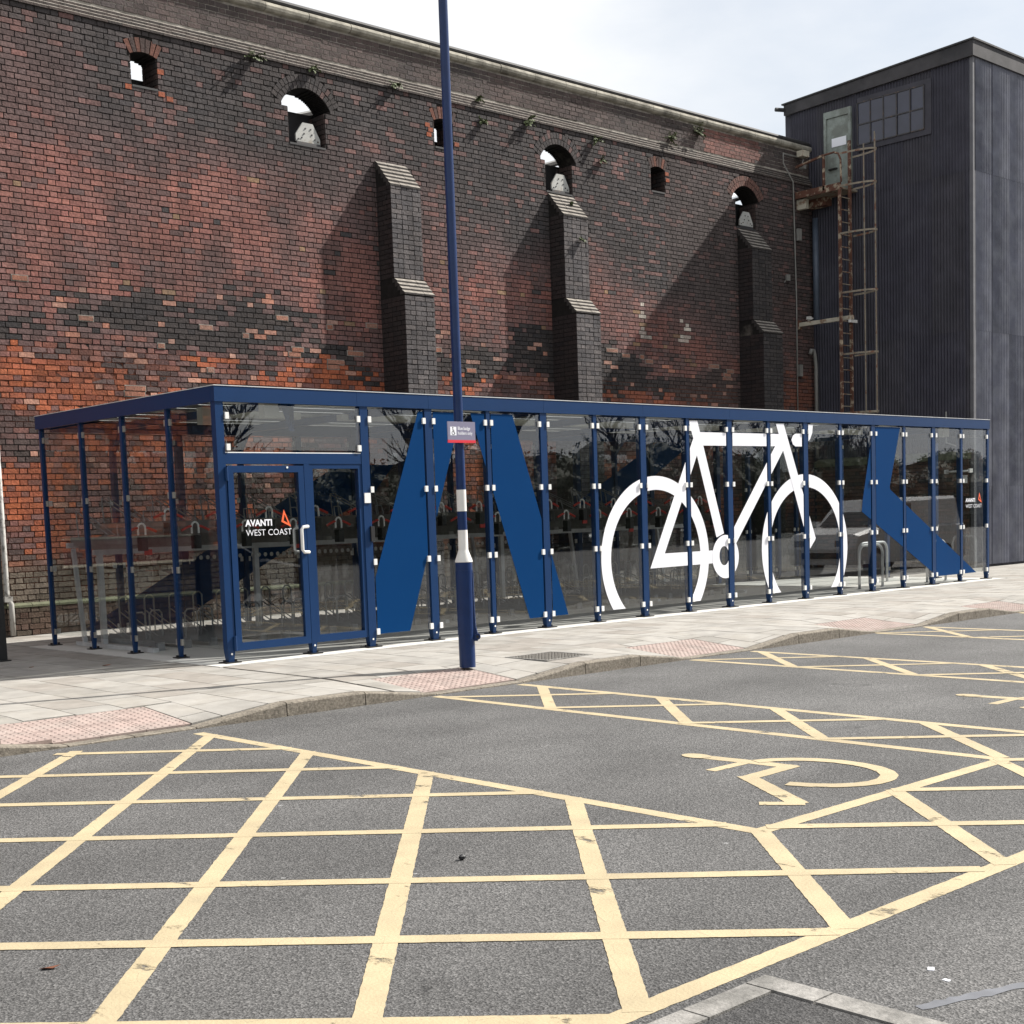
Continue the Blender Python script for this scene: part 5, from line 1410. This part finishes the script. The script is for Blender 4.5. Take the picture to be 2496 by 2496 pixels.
# bank of dark shrubs and bare trees beyond the parking area
hb = MB(); rr = random.Random(5)
def bank(p0, p1, face):
    p0, p1, face = Vector(p0), Vector(p1), Vector(face); n = int((p1-p0).length/.5); m_ = 12
    def pt(i, j):
        q = p0+(p1-p0)*i/n; h = 4.6+1.5*nz(i*.06, 2.2, face.x*3)+.9*nz(i*.25, 7, face.y*3); z = h*j/m_
        bulge = 1.6*math.sin(math.pi*(.15+.85*j/m_))+.8*nz(i*.3, j*.5, 1)
        return q+face*bulge+Vector((0, 0, RZ+z))
    G = [[pt(i, j) for j in range(m_+1)] for i in range(n+1)]
    for i in range(n):
        for j in range(m_): hb.face([G[i][j], G[i+1][j], G[i+1][j+1], G[i][j+1]])
    for k in range(n*150):
        i = rr.uniform(0, n-1); j = rr.uniform(0, m_+.6); c = pt(i, j)+face*rr.uniform(-.05, .25); s = rr.uniform(.05, .13)
        a = Vector((rr.uniform(-1, 1), rr.uniform(-1, 1), rr.uniform(-1, 1))).normalized(); b = a.cross(Vector((rr.uniform(-1, 1), rr.uniform(-1, 1), rr.uniform(-1, 1)))).normalized()
        hb.face([c-a*s, c+b*s*.5, c+a*s, c-b*s*.5])
bank((-46, -33, 0), (78, -33, 0), (0, 1, 0))
bank((-46, 6, 0), (-46, -32, 0), (1, 0, 0))  # unseen left arm, added to darken the left-facing faces
tag(hb.build('shrub_bank', M['hedge'], kind='stuff'), 'dark bank of shrubs across the parking area, with an added unseen left arm', 'shrubs')
def tree(x, y, h, seed, label):
    q = random.Random(seed); t = thing('bare_tree', label, 'tree', 'bare trees mirrored in the glass', loc=(x, y, RZ))
    tr = MB(); cr = MB()
    def branch(p, d, ln, rad, lev):
        pts = [p.copy()]; n = 4
        for k in range(n):
            d = (d+Vector((q.uniform(-.22, .22), q.uniform(-.22, .22), q.uniform(-.05, .16)))).normalized(); p = p+d*ln/n; pts.append(p.copy())
        (tr if lev == 0 else cr).tube(pts, [rad*(1-.5*k/n) for k in range(n+1)], 6 if lev == 0 else 4, caps=False)
        if lev >= 4: return
        for k in range(5 if lev < 2 else 4):
            b = pts[q.randint(1, n)]; a = q.uniform(0, 6.28); s = q.uniform(.5, 1.0)
            dd = (d+Vector((math.cos(a), math.sin(a), q.uniform(-.1, .5)))*s).normalized(); branch(b, dd, ln*q.uniform(.5, .7), rad*.55, lev+1)
    branch(Vector((0, 0, 0)), Vector((0, 0, 1)), h*.42, h*.022, 0)
    tr.build('trunk', M['bark'], t); cr.build('crown', M['bark'], t)
for i in range(11):
    x = -8+7.0*i+rr.uniform(-1.5, 1.5)
    tree(x, -33.5+rr.uniform(-1, 1.5), rr.uniform(9, 12), i, 'bare branched tree standing in the dark shrub bank beyond the parking area')
bpy.context.view_layer.update()
